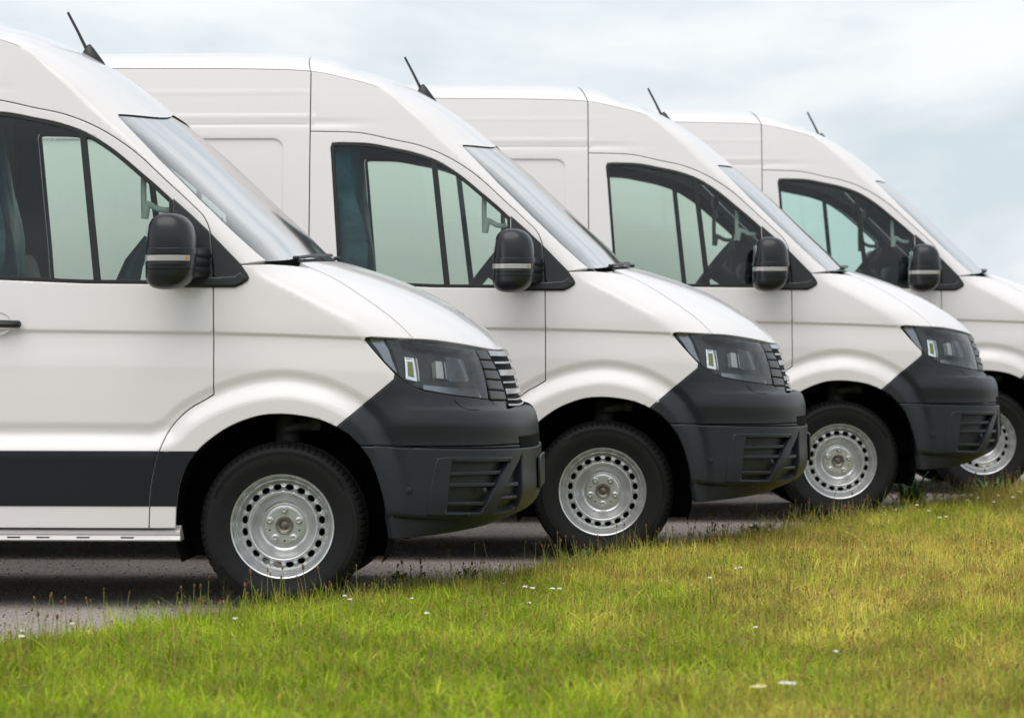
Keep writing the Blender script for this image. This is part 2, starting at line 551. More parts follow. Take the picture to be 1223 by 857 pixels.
def panel(dom, outer, holes=(), res=0.03, off=0.0, lip=0.02, gap=0.0022, rnd=0.004, rows=(), bstep=None, flush=False, free=None):
    bstep = bstep or min(res, 0.02)
    loops = []
    for i, lp in enumerate([outer] + list(holes)):
        P = resample(lp, bstep)
        a = area2(P)
        if (a < 0) == (i == 0): P = P[::-1].copy()      # outer CCW, holes CW -> outwards normal consistent
        n = out_normals(P)
        g = 0.0 if flush else gap
        fm_ = free(P) if free is not None else np.zeros(len(P), bool)
        P = P - n * g * (~fm_)[:, None]
        loops.append((P, n, fm_))
    pts = []; edges = []; kinds = []
    for P, n, fm_ in loops:
        s = len(pts)
        pts += [tuple(p) for p in P]
        kinds += [1] * len(P)
        edges += [(s + k, s + (k + 1) % len(P)) for k in range(len(P))]
    nb = len(pts)
    B = np.array(pts)
    rings = []
    if not flush and rnd > 0:
        for P, n, fm_ in loops:
            R1 = P - n * rnd
            rings.append(R1[~fm_])
        R1 = np.vstack(rings)
        ok = np.ones(len(R1), bool)
        for i, (P, n, fm_) in enumerate(loops):
            ins = inside(R1, P)
            ok &= ins if i == 0 else ~ins
        ok &= ~near_pts(R1, B, rnd * 0.6)
        R1 = R1[ok]
        pts += [tuple(p) for p in R1]
    x0, y0 = B.min(0); x1, y1 = B.max(0)
    gx = np.arange(x0 + res * .5, x1, res); gy = np.arange(y0 + res * .5, y1, res * 0.866)
    G = np.array([(a + (res / 2 if j % 2 else 0), b) for j, b in enumerate(gy) for a in gx]) if len(gx) and len(gy) else np.zeros((0, 2))
    ex = []
    for rw in rows:
        rw = np.array(rw)
        q = resample(rw, res * 0.7, False)
        ex.append(q)
    if ex:
        E = np.vstack(ex)
        if len(G): G = G[~near_pts(G, E, res * 0.45)]
        G = np.vstack([E, G])
    if len(G):
        ok = np.ones(len(G), bool)
        for i, (P, n, fm_) in enumerate(loops):
            ins = inside(G, P)
            ok &= ins if i == 0 else ~ins
        G = G[ok]
    if len(G): G = G[~near_pts(G, np.array(pts), 0.006 if len(ex) else res * 0.4)]
    pts += [tuple(p) for p in G]
    r = delaunay_2d_cdt([Vector(p) for p in pts], edges, [], 0, 1e-7, True)
    C = np.array([tuple(v) for v in r[0]])
    T = np.array([f for f in r[2] if len(f) == 3], int)
    orig = r[3]
    cen = C[T].mean(1)
    ok = np.ones(len(T), bool)
    for i, (P, n, fm_) in enumerate(loops):
        ins = inside(cen, P)
        ok &= ins if i == 0 else ~ins
    T = T[ok]
    V = dom.pos(C); N = dom.nor(C)
    isb = np.zeros(len(C), bool); idx_of = {}
    for i, o in enumerate(orig):
        for q in o:
            idx_of[q] = i
            if q < nb: isb[i] = True
    V = V + N * off
    V0 = V.copy()
    faces = [tuple(t) for t in T]
    # orientation
    fn = np.cross(V[T[:, 1]] - V[T[:, 0]], V[T[:, 2]] - V[T[:, 0]])
    flip = (fn * N[T[:, 0]]).sum(1) < 0
    T[flip] = T[flip][:, ::-1]
    faces = [tuple(int(q) for q in t) for t in T]
    if not flush and lip > 0:
        newV = []; newN = []; nv = len(V)
        k0 = 0
        for P, n, fm_ in loops:
            ids = np.array([idx_of[k0 + k] for k in range(len(P))])
            k0 += len(P)
            pv = V0[ids]; pn = N[ids]
            q = dom.pos(P + n * 0.002) - dom.pos(P)
            q -= pn * (q * pn).sum(1)[:, None]
            q /= np.linalg.norm(q, axis=1)[:, None] + 1e-12
            V[ids] = pv - pn * (rnd * 0.7) * (~fm_)[:, None]
            nn = pn * 0.75 + q * 0.65; nn /= np.linalg.norm(nn, axis=1)[:, None]
            N[ids] = np.where(fm_[:, None], pn, nn)
            s1 = nv + len(newV)
            a_ = pv - pn * (rnd * 0.7); b_ = pv - pn * lip
            for arr in (a_, b_):
                newV += [tuple(t) for t in arr]; newN += [tuple(t) for t in q]
            m = len(P)
            for k in range(m):
                k2 = (k + 1) % m
                if fm_[k] and fm_[k2]: continue
                f = (s1 + k, s1 + m + k, s1 + m + k2, s1 + k2)
                fa = np.cross(b_[k] - a_[k], a_[k2] - a_[k])
                if fa @ q[k] < 0: f = f[::-1]
                faces.append(f)
        V = np.vstack([V, newV]); N = np.vstack([N, newN])
    return V, N, faces

def mirror(g):
    V, N, F = g
    return V * [1, -1, 1], N * [1, -1, 1], [tuple(reversed(f)) for f in F]
def join(*gs):
    V = []; N = []; F = []; k = 0
    for v, n, f in gs:
        V.append(v); N.append(n); F += [tuple(i + k for i in t) for t in f]; k += len(v)
    return np.vstack(V), np.vstack(N), F

def mesh_obj(name, V, F, m, parent=None, N=None, smooth=True):
    me = bpy.data.meshes.new(name)
    me.from_pydata([tuple(map(float, v)) for v in V], [], F)
    me.polygons.foreach_set('use_smooth', [smooth] * len(me.polygons))
    me.materials.append(m)
    me.update()
    if N is not None:
        me.normals_split_custom_set_from_vertices([tuple(map(float, n)) for n in N])
    o = bpy.data.objects.new(name, me)
    COL.objects.link(o)
    if parent is not None: o.parent = parent
    return o
def gobj(name, g, m, parent): return mesh_obj(name, g[0], g[2], m, parent, g[1])

# plain solid builders -> (V, F)
class MB:
    def __init__(s): s.V = []; s.F = []
    def add(s, V, F):
        k = len(s.V); s.V += [tuple(map(float, v)) for v in V]; s.F += [tuple(i + k for i in f) for f in F]; return s
    def box(s, c, d, rot=None, bev=0.0):
        hx, hy, hz = [q / 2 for q in d]
        if bev <= 0:
            V = [(x, y, z) for x in (-hx, hx) for y in (-hy, hy) for z in (-hz, hz)]
            F = [(0, 1, 3, 2), (4, 6, 7, 5), (0, 4, 5, 1), (2, 3, 7, 6), (0, 2, 6, 4), (1, 5, 7, 3)]
        else:
            import bmesh
            bm = bmesh.new()
            bmesh.ops.create_cube(bm, size=1)
            for v in bm.verts: v.co = Vector((v.co.x * d[0], v.co.y * d[1], v.co.z * d[2]))
            bmesh.ops.bevel(bm, geom=bm.edges[:], offset=min(bev, min(d) * 0.49), segments=2, affect='EDGES', profile=0.5)
            bm.verts.ensure_lookup_table()
            V = [tuple(v.co) for v in bm.verts]; F = [tuple(v.index for v in f.verts) for f in bm.faces]
            bm.free()
        if rot is not None: V = [tuple(rot @ Vector(v)) for v in V]
        V = [(v[0] + c[0], v[1] + c[1], v[2] + c[2]) for v in V]
        return s.add(V, F)
    def tube(s, pts, r, n=8, cap=True):
        P = [Vector(p) for p in pts]; rs = r if hasattr(r, '__len__') else [r] * len(P)
        V = []; F = []
        up = Vector((0, 0, 1))
        prev = None
        for i, p in enumerate(P):
            d = (P[min(i + 1, len(P) - 1)] - P[max(i - 1, 0)]).normalized()
            if prev is None:
                a = d.cross(up if abs(d.z) < 0.9 else Vector((1, 0, 0))).normalized()
            else:
                a = (prev - d * prev.dot(d)).normalized()
            b = d.cross(a); prev = a
            for k in range(n):
                t = 2 * math.pi * k / n
                V.append(tuple(p + (a * math.cos(t) + b * math.sin(t)) * rs[i]))
        for i in range(len(P) - 1):
            for k in range(n):
                F.append((i * n + k, i * n + (k + 1) % n, (i + 1) * n + (k + 1) % n, (i + 1) * n + k))
        if cap:
            F.append(tuple(range(n))[::-1]); F.append(tuple((len(P) - 1) * n + k for k in range(n)))
        return s.add(V, F)
    def build(s, name, m, parent=None, smooth=True, angle=35):
        me = bpy.data.meshes.new(name)
        me.from_pydata(s.V, [], s.F)
        import bmesh
        bm = bmesh.new(); bm.from_mesh(me); bmesh.ops.recalc_face_normals(bm, faces=bm.faces[:]); bm.to_mesh(me); bm.free()
        me.polygons.foreach_set('use_smooth', [smooth] * len(me.polygons))
        if smooth: me.set_sharp_from_angle(angle=R(angle))
        me.materials.append(m); me.update()
        o = bpy.data.objects.new(name, me); COL.objects.link(o)
        if parent is not None: o.parent = parent
        return o
def lathe(prof, n, fn=None, axis_y=True, close=False):
    """prof: (r, y) list; revolved about the y axis"""
    V = []; F = []; m = len(prof)
    for k in range(n):
        t = 2 * math.pi * k / n
        for j, (r, y) in enumerate(prof):
            rr = r + (fn(j, k) if fn else 0)
            V.append((rr * math.cos(t), y, rr * math.sin(t)))
    for k in range(n):
        k2 = (k + 1) % n
        for j in range(m - 1):
            F.append((k * m + j, k2 * m + j, k2 * m + j + 1, k * m + j + 1))
    return V, F

def empty(name, loc=(0, 0, 0), parent=None):
    o = bpy.data.objects.new(name, None); COL.objects.link(o); o.location = loc
    o.empty_display_size = 0.2
    if parent is not None: o.parent = parent
    return o

def ribbon(dom, line, w, off, step=0.02):
    """narrow strip lying on the skin along a line"""
    P = resample(line, step, False)
    d = np.gradient(P, axis=0); d /= np.linalg.norm(d, axis=1)[:, None]
    n = np.stack([-d[:, 1], d[:, 0]], -1)
    A = P + n * w / 2; B = P - n * w / 2
    V = []; N = []
    for q in (A, B):
        nn = dom.nor(P); V.append(dom.pos(q) + nn * off); N.append(nn)
    m = len(P); V = np.vstack(V); N = np.vstack(N)
    F = [(k, k + 1, m + k + 1, m + k) for k in range(m - 1)]
    f = np.cross(V[1] - V[0], V[m] - V[0])
    if f @ N[0] > 0: pass
    else: F = [t[::-1] for t in F]
    return V, N, F

# ------------------------------------------------------------------ outlines of the van's panels
XB = -1.475                                       # rear edge of the cab door
shut_top = px([(368, 157), (400, 157.5), (432, 159)], 1) + px([(40, 128.5), (79, 137), (119, 153.5), (159, 179.5), (198, 215), (230, 244.5), (244, 259), (250.5, 275), (253, 296), (254, 318)])
shut_top[0] = (XB, shut_top[0][1])
shut_top = [tuple(p) for p in catmull(shut_top, 5)]
front_edge = px([(254.5, 343), (255, 397), (255.5, 468)])
shut_low = [tuple(p) for p in catmull(px([(255.5, 471), (242, 479), (228, 487), (213, 500), (200, 517), (190.5, 538), (184, 562), (179.5, 595), (178, 631)]), 4)]
zb = shut_low[-1][1]
door_outline = shut_top + front_edge + shut_low + [(XB, zb)]
win_top = px([(206, 239.5), (187, 222), (167, 205), (149, 189.5), (131, 175.5), (103, 158.5), (71, 147), (40, 140.5)]) + px([(440, 171.5), (404, 170.3)], 1)
win_open = [tuple(p) for p in catmull(win_top, 4)] + px([(397, 171), (395, 176), (396, 190), (402.5, 300), (404, 334), (408, 338)], 1) + px([(100, 338), (207, 339)])
def inset(poly, d):
    P = resample(poly, 0.02)
    if area2(P) < 0: P = P[::-1].copy()
    Q = P - out_normals(P) * d
    keep = inside(Q, P) & ~near_pts(Q, P, d * 0.8)
    return [tuple(q) for q in Q[keep]]
win_glass = inset(win_open, 0.016)

v_ws_top = v_at(206, 137); v_ws_bot = v_at(397, 309)
v_bonnet0 = v_at(405, 312); v_bonnet1 = v_at(603, 417)
i_q = [i for i in range(len(VL)) if VL[i] <= v_ws_top]
Qline = pk[i_q][:, 2:4]
qcab = [tuple(q) for q in Qline if q[0] > XB]
qx = float(np.interp(XB, Qline[:, 0], Qline[:, 1]))
vXB = float(np.interp(XB, Qline[:, 0], VL[i_q]))
corner_s = to_vs(px([(141, 136.5)]))[0][1]
top_edge = [tuple(strip_xyz(v_ws_top, s)[[0, 2]]) for s in np.linspace(1.0, corner_s, 8)]
ws_edge = px([(158, 155), (190, 189), (214, 212.5), (238, 236.5), (278, 275), (306, 300), (322, 314)])
ws_edge_vs = [(v_ws_top, corner_s)] + [tuple(p) for p in to_vs(ws_edge[:-1])]
s_bot = to_vs(px([(322, 313)]))[0][1]
ws_edge_vs = ws_edge_vs + [(v_ws_bot, s_bot)]
def vtop(s):
    t = np.clip(np.abs(np.asarray(s, float)) / corner_s, 0, 1)
    return v_ws_top + 0.050 * np.sin(np.pi * t ** 0.8) ** 1.0
cab_side = [(XB, qx)] + qcab + top_edge + [tuple(strip_xyz(v, s)[[0, 2]]) for v, s in resample(ws_edge_vs, 0.02, False)[1:]]
cowl_z = px([(288, 316), (255, 317)])
cab_side = cab_side + cowl_z + shut_top[::-1]

bonnet_line = [tuple(p) for p in catmull(px([(372, 319), (395, 329), (416, 341.5), (449, 364), (477, 386), (495.5, 404.5)]), 4)]
lamp = px([(436, 406), (437, 404), (444, 402.3), (470, 403.3), (496, 405), (502, 408), (532, 412.3), (566, 416.5), (573, 430), (578.5, 446), (584, 477.5), (562, 475), (541, 472.5), (508, 467), (497, 463.5), (485, 457), (472, 446), (459.4, 433), (447, 419)])
arch_f = px([(402, 510), (388, 503.5), (373, 499), (355, 496), (336, 494.5), (312, 496), (291, 502), (272, 510.5), (254.5, 522), (239, 535), (227, 550), (218.5, 567), (213.6, 584), (211, 604), (210, 631)])
arch_f = [tuple(p) for p in catmull(arch_f, 3)]
bump_px = [(471 - 69 * t, 453 + 57 * t) for t in np.linspace(0, 1, 14)]
bump_edge = px(bump_px)
lampi = lamp
fender = px([(255, 317), (288, 316), (322, 314.5), (350, 316)]) + bonnet_line + [lamp[3], lamp[2], lamp[1], lamp[0], lamp[18], lamp[17], lamp[16]] + bump_edge + arch_f + shut_low[::-1] + front_edge[::-1]

def crease_rows():
    o = []
    for dz in (0.006, -0.001, -0.008, -0.016, -0.03, -0.06, -0.1):
        o.append([(x, z + dz) for x, z in zip(L1[:, 0], L1[:, 1])])
    n = np.gradient(L2, axis=0); n /= np.linalg.norm(n, axis=1)[:, None]
    n = np.stack([n[:, 1], -n[:, 0]], -1)
    for d in (-0.05, -0.036, -0.02, -0.003, 0.012, 0.03, 0.05, 0.07, 0.088, 0.1):
        o.append([tuple(p) for p in (L2 + n * d)])
    return o
ROWS = crease_rows()

# ------------------------------------------------------------------ the van
def build_van():
    van = empty('delivery_van')
    P = lambda *a, **k: panel(*a, **k)
    def both(name, g, m, parent=None):
        a = gobj(name, g, m, parent or van); b = gobj(name, mirror(g), m, parent or van); return a, b
    # cargo side
    arch_r = [(-3.64 + 0.43 * math.cos(t), 0.36 + 0.46 * math.sin(t)) for t in np.linspace(0, math.pi, 30)]
    arch_r = [(-3.64 + 0.43, zb)] + arch_r[0:] + [(-3.64 - 0.43, zb)]
    qb = [tuple(q) for q in Qline if q[0] < XB - 0.01] + [(XB, qx)]
    cargo = qb + [(XB, zb)] + arch_r + [(-4.93, zb)]
    rows = ROWS + [[(-5, z), (XB, z)] for z in (2.385, 2.37, 2.36, 2.35, 2.335, 2.26, 2.247, 2.235, 2.223, 2.21, 2.2, 2.19, 2.178)]
    for d in (0.0, 0.008, 0.016):
        rr = [(-4.6 + d, 1.22 + d), (-4.6 + d, 2.13 - d), (-1.665, 2.13 - d)] + [(-1.665 + (0.06 - d) * math.cos(t), 2.07 + (0.06 - d) * math.sin(t)) for t in np.linspace(math.pi / 2, 0, 6)] + [(-1.605 - d, 1.22 + d), (-4.6 + d, 1.22 + d)]
        rows = rows + [rr]
    both('side_panel', P(SIDE, cargo, res=0.035, rows=rows, lip=0.025, gap=0.003), M['paint'])
    # roof behind the cab
    sr = 0.985
    both_s = [(v, 1.0) for v in np.linspace(0, vXB, 40)]
    roof = both_s + [(v, -s) for v, s in both_s[::-1]]
    gobj('roof', P(STRIP, roof, res=0.06, lip=0.03, gap=0.004, bstep=0.06), M['paint'], van)
    # cab shell: roof cap with both A pillars
    crows = [[(x, z - d) for x, z in [(XB, qx)] + qcab[:30]] for d in (0.006, 0.014)] + [[(XB + 0.03, z), (-0.9, z)] for z in (2.385, 2.36, 2.335, 2.26, 2.235, 2.21, 2.19)]
    QT = np.array([p for p in [(XB, qx)] + qcab + top_edge])
    QT = QT[QT[:, 0] > -1.12]
    cs = P(SIDE, cab_side, res=0.022, rows=crows, lip=0.022, gap=0.002, free=lambda p: near_pts(p, resample(QT, 0.005, False), 0.004))
    vv = np.linspace(vXB, v_ws_top, 30)
    cap = [(v, 1.0) for v in vv] + [(float(vtop(s)), s) for s in np.linspace(0.97, -0.97, 70)] + [(v, -1.0) for v in vv[::-1]]
    ct = P(STRIP, cap, res=0.03, lip=0.02, gap=0.0, rnd=0.0, flush=True)
    seam = ribbon(STRIP, [(v, 1.0) for v in vv], 0.024, -0.003)
    rw = P(STRIP, cap, res=0.05, off=-0.03, flush=True)
    gobj('cab_shell', join(cs, mirror(cs), ct, seam, mirror(seam)), M['paint'], van)
    lin = P(SIDE, cab_side, res=0.04, off=-0.028, lip=0.0, gap=0.006, rnd=0)
    gobj('headliner', join(rw, lin, mirror(lin)), M['lightgrey'], van)
    # windscreen
    ws = ws_edge_vs + [(v_ws_bot, s) for s in np.linspace(s_bot, -s_bot, 40)[1:-1]] + [(v, -s) for v, s in ws_edge_vs[::-1]] + [(float(vtop(s)), s) for s in np.linspace(-corner_s, corner_s, 50)[1:-1]]
    w = gobj('windscreen', P(STRIP, ws, res=0.02, off=-0.006, lip=0.004, gap=0.001, rnd=0.001), M['screen'], van)
    inn = inset(ws, 0.030)
    # black ceramic border, as wide as the photo shows at the foot
    gobj('windscreen_border', P(STRIP, ws, [inn], res=0.04, off=-0.010, lip=0.0, gap=0.001, rnd=0.0), M['seal'], w)
    # cowl and wipers
    vb = v_bonnet0
    sc_ = float(to_vs(bonnet_line[:1])[0][1]) - 0.03
    cw = [(v_ws_bot, s) for s in np.linspace(-sc_, sc_, 30)] + [(vb + 0.004, s) for s in np.linspace(sc_, -sc_, 30)]
    gobj('cowl', P(STRIP, cw, res=0.03, off=-0.012, lip=0.01, gap=0, rnd=0.001), M['trim'], van)
    for (s0, s1) in ((0.52, 0.0), (-0.06, -0.55)):
        mb = MB()
        a = strip_xyz(v_ws_bot + 0.012, s0) + np.array([0.0, 0, 0.010]); b = strip_xyz(v_ws_bot - 0.012, s1) + np.array([0.006, 0, 0.008])
        mid = strip_xyz(v_ws_bot, (s0 + s1) / 2) + np.array([0.008, 0, 0.012])
        mb.tube(catmull([a, mid, b], 6), 0.008, 6)
        mb.box(tuple(a + [0, 0, 0.0]), (0.03, 0.03, 0.016), bev=0.006)
        mb.build('wiper', M['trim'], van)
    # bonnet
    bl = to_vs(bonnet_line)
    be = [tuple(p) for p in bl]
    s_end = be[-1][1]; v_end = be[-1][0]
    lampv = to_vs(lamp)
    front = [(v_end + (v_bonnet1 - v_end) * ramp(np.array(1 - t), 0, 0.8), s_end * t) for t in np.linspace(1, 0, 26)]
    start = [(vb, s) for s in np.linspace(0, be[0][1], 20)]
    half = start + be + front[1:]
    bon = [(float(v), float(s)) for v, s in half] + [(float(v), -float(s)) for v, s in half[::-1][1:-1]]
    b_front = front
    gobj('bonnet', P(STRIP, bon, res=0.035, lip=0.03, gap=0.003, bstep=0.02), M['paint'], van)
    # shut line backing
    # fender
    both('fender', P(SIDE, fender, res=0.022, rows=ROWS, lip=0.022), M['paint'])
    # doors
    glass_rows = ROWS
    for sd in (0, 1):
        f = (lambda g: g) if sd == 0 else mirror
        d = gobj('door', f(P(SIDE, door_outline, [win_open], res=0.026, rows=ROWS, lip=0.022)), M['paint'], van)
        gobj('window_seal', f(P(SIDE, win_open, [win_glass], res=0.03, off=-0.004, lip=0.02, gap=0.0005, rnd=0.002)), M['seal'], d)
        # divider
        dv = px([(94, 150), (102.5, 155), (120, 334), (111.5, 334)])
        gobj('window_divider', f(P(SIDE, dv, res=0.03, off=-0.003, lip=0.012, gap=0, rnd=0.002)), M['seal'], d)
        gobj('window', f(P(SIDE, inset(win_open, 0.006), res=0.05, off=-0.012, lip=0.0, gap=0, rnd=0.0)), M['glass'], d)
        tr = P(SIDE, inset(door_outline, 0.012), [win_open], res=0.06, off=-0.055, lip=0.0, gap=0.0, rnd=0)
        gobj('door_lining', f(tr), M['darktrim'], d)
        # handle
        hx, hz = px([(0, 387)])[0]
        mb = MB()
        sg = -1 if sd == 0 else 1
        yy = 1.0
        hp = [(-1.30, yy + 0.020, hz + .006), (-1.28, yy + 0.034, hz + .004), (-1.19, yy + 0.038, hz + .002), (-1.12, yy + 0.026, hz), (-1.105, yy + 0.008, hz)]
        hp = [(a, sg * b, c) for a, b, c in hp]
        mb.tube(catmull(hp, 4), [0.017] * 16 + [0.015], 10)
        mb.build('handle', M['trim'], d)
        Vc = []; 
        cup = MB(); cv = [(-1.20 + 0.062 * math.cos(t), sg * (float(body_w(-1.2, hz)[0]) + 0.0015), hz + 0.002 + 0.05 * math.sin(t)) for t in np.linspace(0, 2 * math.pi, 25)[:-1]]
        cc = [(-1.20 + 0.045 * math.cos(t), sg * (float(body_w(-1.2, hz)[0]) - 0.006), hz + 0.002 + 0.035 * math.sin(t)) for t in np.linspace(0, 2 * math.pi, 25)[:-1]]
        cup.add(cv + cc, [(k, (k + 1) % 24, 24 + (k + 1) % 24, 24 + k) for k in range(24)] + [tuple(range(24, 48))])
        cup.build('handle_cup', M['paint'], d)
    # shut line seals (dark strips sunk in the gaps)
    sl = join(*[ribbon(SIDE, l, 0.02, -0.016) for l in (shut_top, front_edge + shut_low, [(XB, zb), (XB, qx)])])
    both('door_seal', sl, M['void'])
    # side mouldings
    zm = [p[1] for p in px([(60, 537.5), (60, 604.5), (60, 605)])]
    lowx = np.array(shut_low)[::-1]
    def edge_x(z): return float(np.interp(z, lowx[:, 1], lowx[:, 0]))
    zs = np.linspace(zm[0], zm[1], 24)
    dm = [(XB, zm[1]), (XB, zm[0])] + [(edge_x(z) - 0.001, z) for z in zs]
    both('side_moulding', P(SIDE, dm, res=0.04, off=0.005, lip=0.008, gap=0.002, rnd=0.003), M['moulding'])
    ax = np.array(arch_f)
    ia = [k for k in range(len(ax)) if ax[k, 0] < -0.2]
    axx = ax[ia][::-1]
    def arch_x(z): return float(np.interp(z, axx[:, 1], axx[:, 0]))
    fm = [(edge_x(z) + 0.001, z) for z in zs[::-1]] + [(arch_x(z) + 0.001, z) for z in zs]
    both('side_moulding', P(SIDE, fm, res=0.02, rows=ROWS, off=0.004, lip=0.006, gap=0.002, rnd=0.003), M['moulding'])
    cm = [(-3.2, zm[1]), (-3.17, zm[0]), (XB, zm[0]), (XB, zm[1])]
    both('side_moulding', P(SIDE, cm, res=0.05, off=0.005, lip=0.008, gap=0.002, rnd=0.003), M['moulding'])
    # sill
    zs1, zs2 = px([(60, 633.5)])[0][1], px([(60, 646)])[0][1]
    x_end = px([(214, 640)])[0][0]
    for sg in (-1, 1):
        prof = [(0.93, zs1 + 0.02), (0.983, zs1 + 0.002), (0.988, zs1 - 0.004), (0.986, zs1 - 0.014), (0.977, zs1 - 0.018), (0.986, zs2 + 0.006), (0.976, zs2), (0.85, zs2)]
        mb = MB(); V = []
        xs = [-3.2, x_end]
        for xx in xs: V += [(xx, sg * a, b) for a, b in prof]
        n = len(prof)
        mb.add(V, [(k, k + 1, n + k + 1, n + k) for k in range(n - 1)] + [tuple(range(n)), tuple(range(n, 2 * n))])
        s = mb.build('sill', M['paint'], van, smooth=False)
        for u in (15, 50, 98, 151):
            x0 = px([(u, 640)])[0][0]
            mb = MB(); mb.box((x0, sg * 0.9815, (zs1 - 0.020 + zs2) / 2 + 0.002), (0.055, 0.004, 0.007))
            mb.build('sill_slot', M['void'], s)
    # bumper
    seam_v = 532.0
    up_side = [(471, 453), (402, 510)]
    arch_b = [(402, 510), (417, 519), (430, 532)]
    arch_b2 = [(430, 532), (441, 547), (449, 565), (455, 585), (459, 605), (463, 625), (466, 643)]
    lowedge_l = [lampv[k] for k in (16, 15, 14, 13, 12, 11, 10)]
    v486 = v_at(624, 485); v532 = v_at(641, 530)
    sA = to_vs(px([(606, 489)]))[0]
    upv = [tuple(p) for p in to_vs(px(arch_b))][::-1] + [tuple(p) for p in to_vs(bump_edge[::-1])][1:] + [tuple(p) for p in lowedge_l] + [tuple(sA), (v486 + 0.004, sA[1] - 0.12), (v486 + 0.004, 0.0)]
    s_se = to_vs(px([(430, 532)]))[0]
    low_line = [(v532, 0.0)] + [(v532 + (s_se[0] - v532) * t, s_se[1] * t) for t in np.linspace(0.05, 1, 25)]
    up = upv + low_line[:-1]
    upper = mirror_poly(up)
    bumper = gobj('bumper', P(STRIP, upper, res=0.014, lip=0.02, off=0.006, gap=0.002), M['bumper'], van)
    v_bt = VL[-1] - 0.002
    l2 = [tuple(p) for p in to_vs(px(arch_b2))]
    l2[-1] = (min(l2[-1][0], v_bt), l2[-1][1])
    half = low_line + l2[1:] + [(v_bt, s) for s in np.linspace(l2[-1][1] - 0.05, 0.0, 20)]
    vent = pxs([(521, 547), (529, 545.5), (566, 545), (608, 545.5), (599, 559), (589, 580), (573, 614), (540, 614.5), (509, 614), (512, 590), (517, 560)])
    vent_in = pxs([(538, 551), (604, 550.5), (595, 566), (583, 590), (571, 610), (531, 610.5), (533, 590), (535, 570)])
    vent2 = pxs([(616, 552), (641.0, 538), (641.5, 572), (641, 590), (634, 596), (586, 611), (597, 588), (606, 571)])
    vent2 = [(v, max(s, 0.30)) for v, s in vent2]
    holes = [vent_in, vent2, [(v, -s) for v, s in vent_in], [(v, -s) for v, s in vent2]]
    lower = mirror_poly(half)
    skr = []
    for d_ in (0.006, 0.001, -0.003, -0.007, -0.011, -0.016):
        q_ = to_vs(resample(SKIRT[1:7] + [0, d_], 0.02, False)); skr += [[tuple(p) for p in q_], [(float(p[0]), -float(p[1])) for p in q_]]
    gobj('bumper_lower', P(STRIP, lower, holes, res=0.015, rows=skr, lip=0.035, off=0.016, gap=0.002, rnd=0.006), M['bumper'], bumper)
    for q in (vent, ):
        pass
    # raised frame round the fog vent
    fr = P(STRIP, vent, [vent_in], res=0.03, off=0.021, lip=0.012, gap=0, rnd=0.005)
    a, b = gobj('vent_frame', fr, M['bumper'], bumper), gobj('vent_frame', mirror(fr), M['bumper'], bumper)
    for sgn in (0, 1):
        f = (lambda g: g) if sgn == 0 else mirror
        gobj('vent_back', f(P(STRIP, vent_in, res=0.04, off=-0.018, lip=0, gap=-0.004, rnd=0)), M['ventdark'], bumper)
        gobj('vent_back', f(P(STRIP, vent2, res=0.04, off=-0.016, lip=0, gap=-0.004, rnd=0)), M['ventdark'], bumper)
        for (ua, va, ub, vb_, h) in ((535, 563.5, 597, 561.5, 4.5), (534, 577, 590, 576, 4.5), (533, 599, 578, 598.5, 4.5)):
            sl = pxs([(ua, va), ((ua + ub) / 2, (va + vb_) / 2), (ub, vb_), (ub - 2, vb_ + h), ((ua + ub) / 2, (va + vb_) / 2 + h), (ua, va + h)])
            gobj('vent_slat', f(P(STRIP, sl, res=0.03, off=0.010, lip=0.02, gap=0, rnd=0.004)), M['bumper'], bumper)
        for (ua, va, ub, vb_, h) in ((597, 593, 637, 586, 4.0), (604, 577, 637, 570, 4.5)):
            sl = pxs([(ua, va), ((ua + ub) / 2, (va + vb_) / 2 + 1), (ub, vb_), (ub, vb_ + h), ((ua + ub) / 2, (va + vb_) / 2 + h + 1), (ua - 2, va + h)])
            sl = [(v, max(s, 0.315)) for v, s in sl]
            gobj('vent_slat', f(P(STRIP, sl, res=0.03, off=0.006, lip=0.02, gap=0, rnd=0.004)), M['bumper'], bumper)
        # parking sensors
        for (u_, v_, o_) in ((490, 584.5, 0.0175), (575, 585, 0.018)):
            vs = np.array(pxs([(u_, v_)]))
            p = STRIP.pos(vs)[0]; n = STRIP.nor(vs)[0]
            if n[1] > 0.0: n = n
            q = Vector(n).to_track_quat('Z', 'Y').to_matrix()
            mb = MB(); V = []; n_ = 16
            for rr, hh in ((0.013, -0.004), (0.0125, 0.003), (0.009, 0.004)):
                V += [tuple(Vector(p) + Vector(n) * o_ + q @ Vector((rr * math.cos(2 * math.pi * k / n_), rr * math.sin(2 * math.pi * k / n_), hh))) for k in range(n_)]
            F = [(j * n_ + k, j * n_ + (k + 1) % n_, (j + 1) * n_ + (k + 1) % n_, (j + 1) * n_ + k) for j in range(2) for k in range(n_)] + [tuple(range(2 * n_, 3 * n_))]
            if sgn: V = [(a_, -b_, c_) for a_, b_, c_ in V]
            mb.add(V, F); mb.build('parking_sensor', M['bumper'] if u_ < 500 else M['trim'], bumper)
        # washer cover line
        wl = pxs([(541, 478), (547, 484), (556, 489.5), (572, 490.5)])
        gobj('washer_cover_joint', f(ribbon(STRIP, [tuple(p) for p in catmull(wl, 4)], 0.005, 0.0068)), M['void'], bumper)
    # number plate blank
    mb = MB()
    vpl = (v532 + v_bt) / 2
    mb.box((strip_xyz(v_at(641, 560), 0.0)[0] + 0.020, 0, 0.548), (0.010, 0.54, 0.140), bev=0.003)
    mb.build('plate_holder', M['trim'], bumper)
    # intake slot between upper and lower bumper at the front
    sl = [(v532 - 0.055, s) for s in np.linspace(-0.31, 0.31, 20)] + [(v532 - 0.006, s) for s in np.linspace(0.29, -0.29, 20)]
    gobj('intake', P(STRIP, sl, res=0.05, off=0.0075, lip=0.004, gap=0, rnd=0.001), M['void'], bumper)
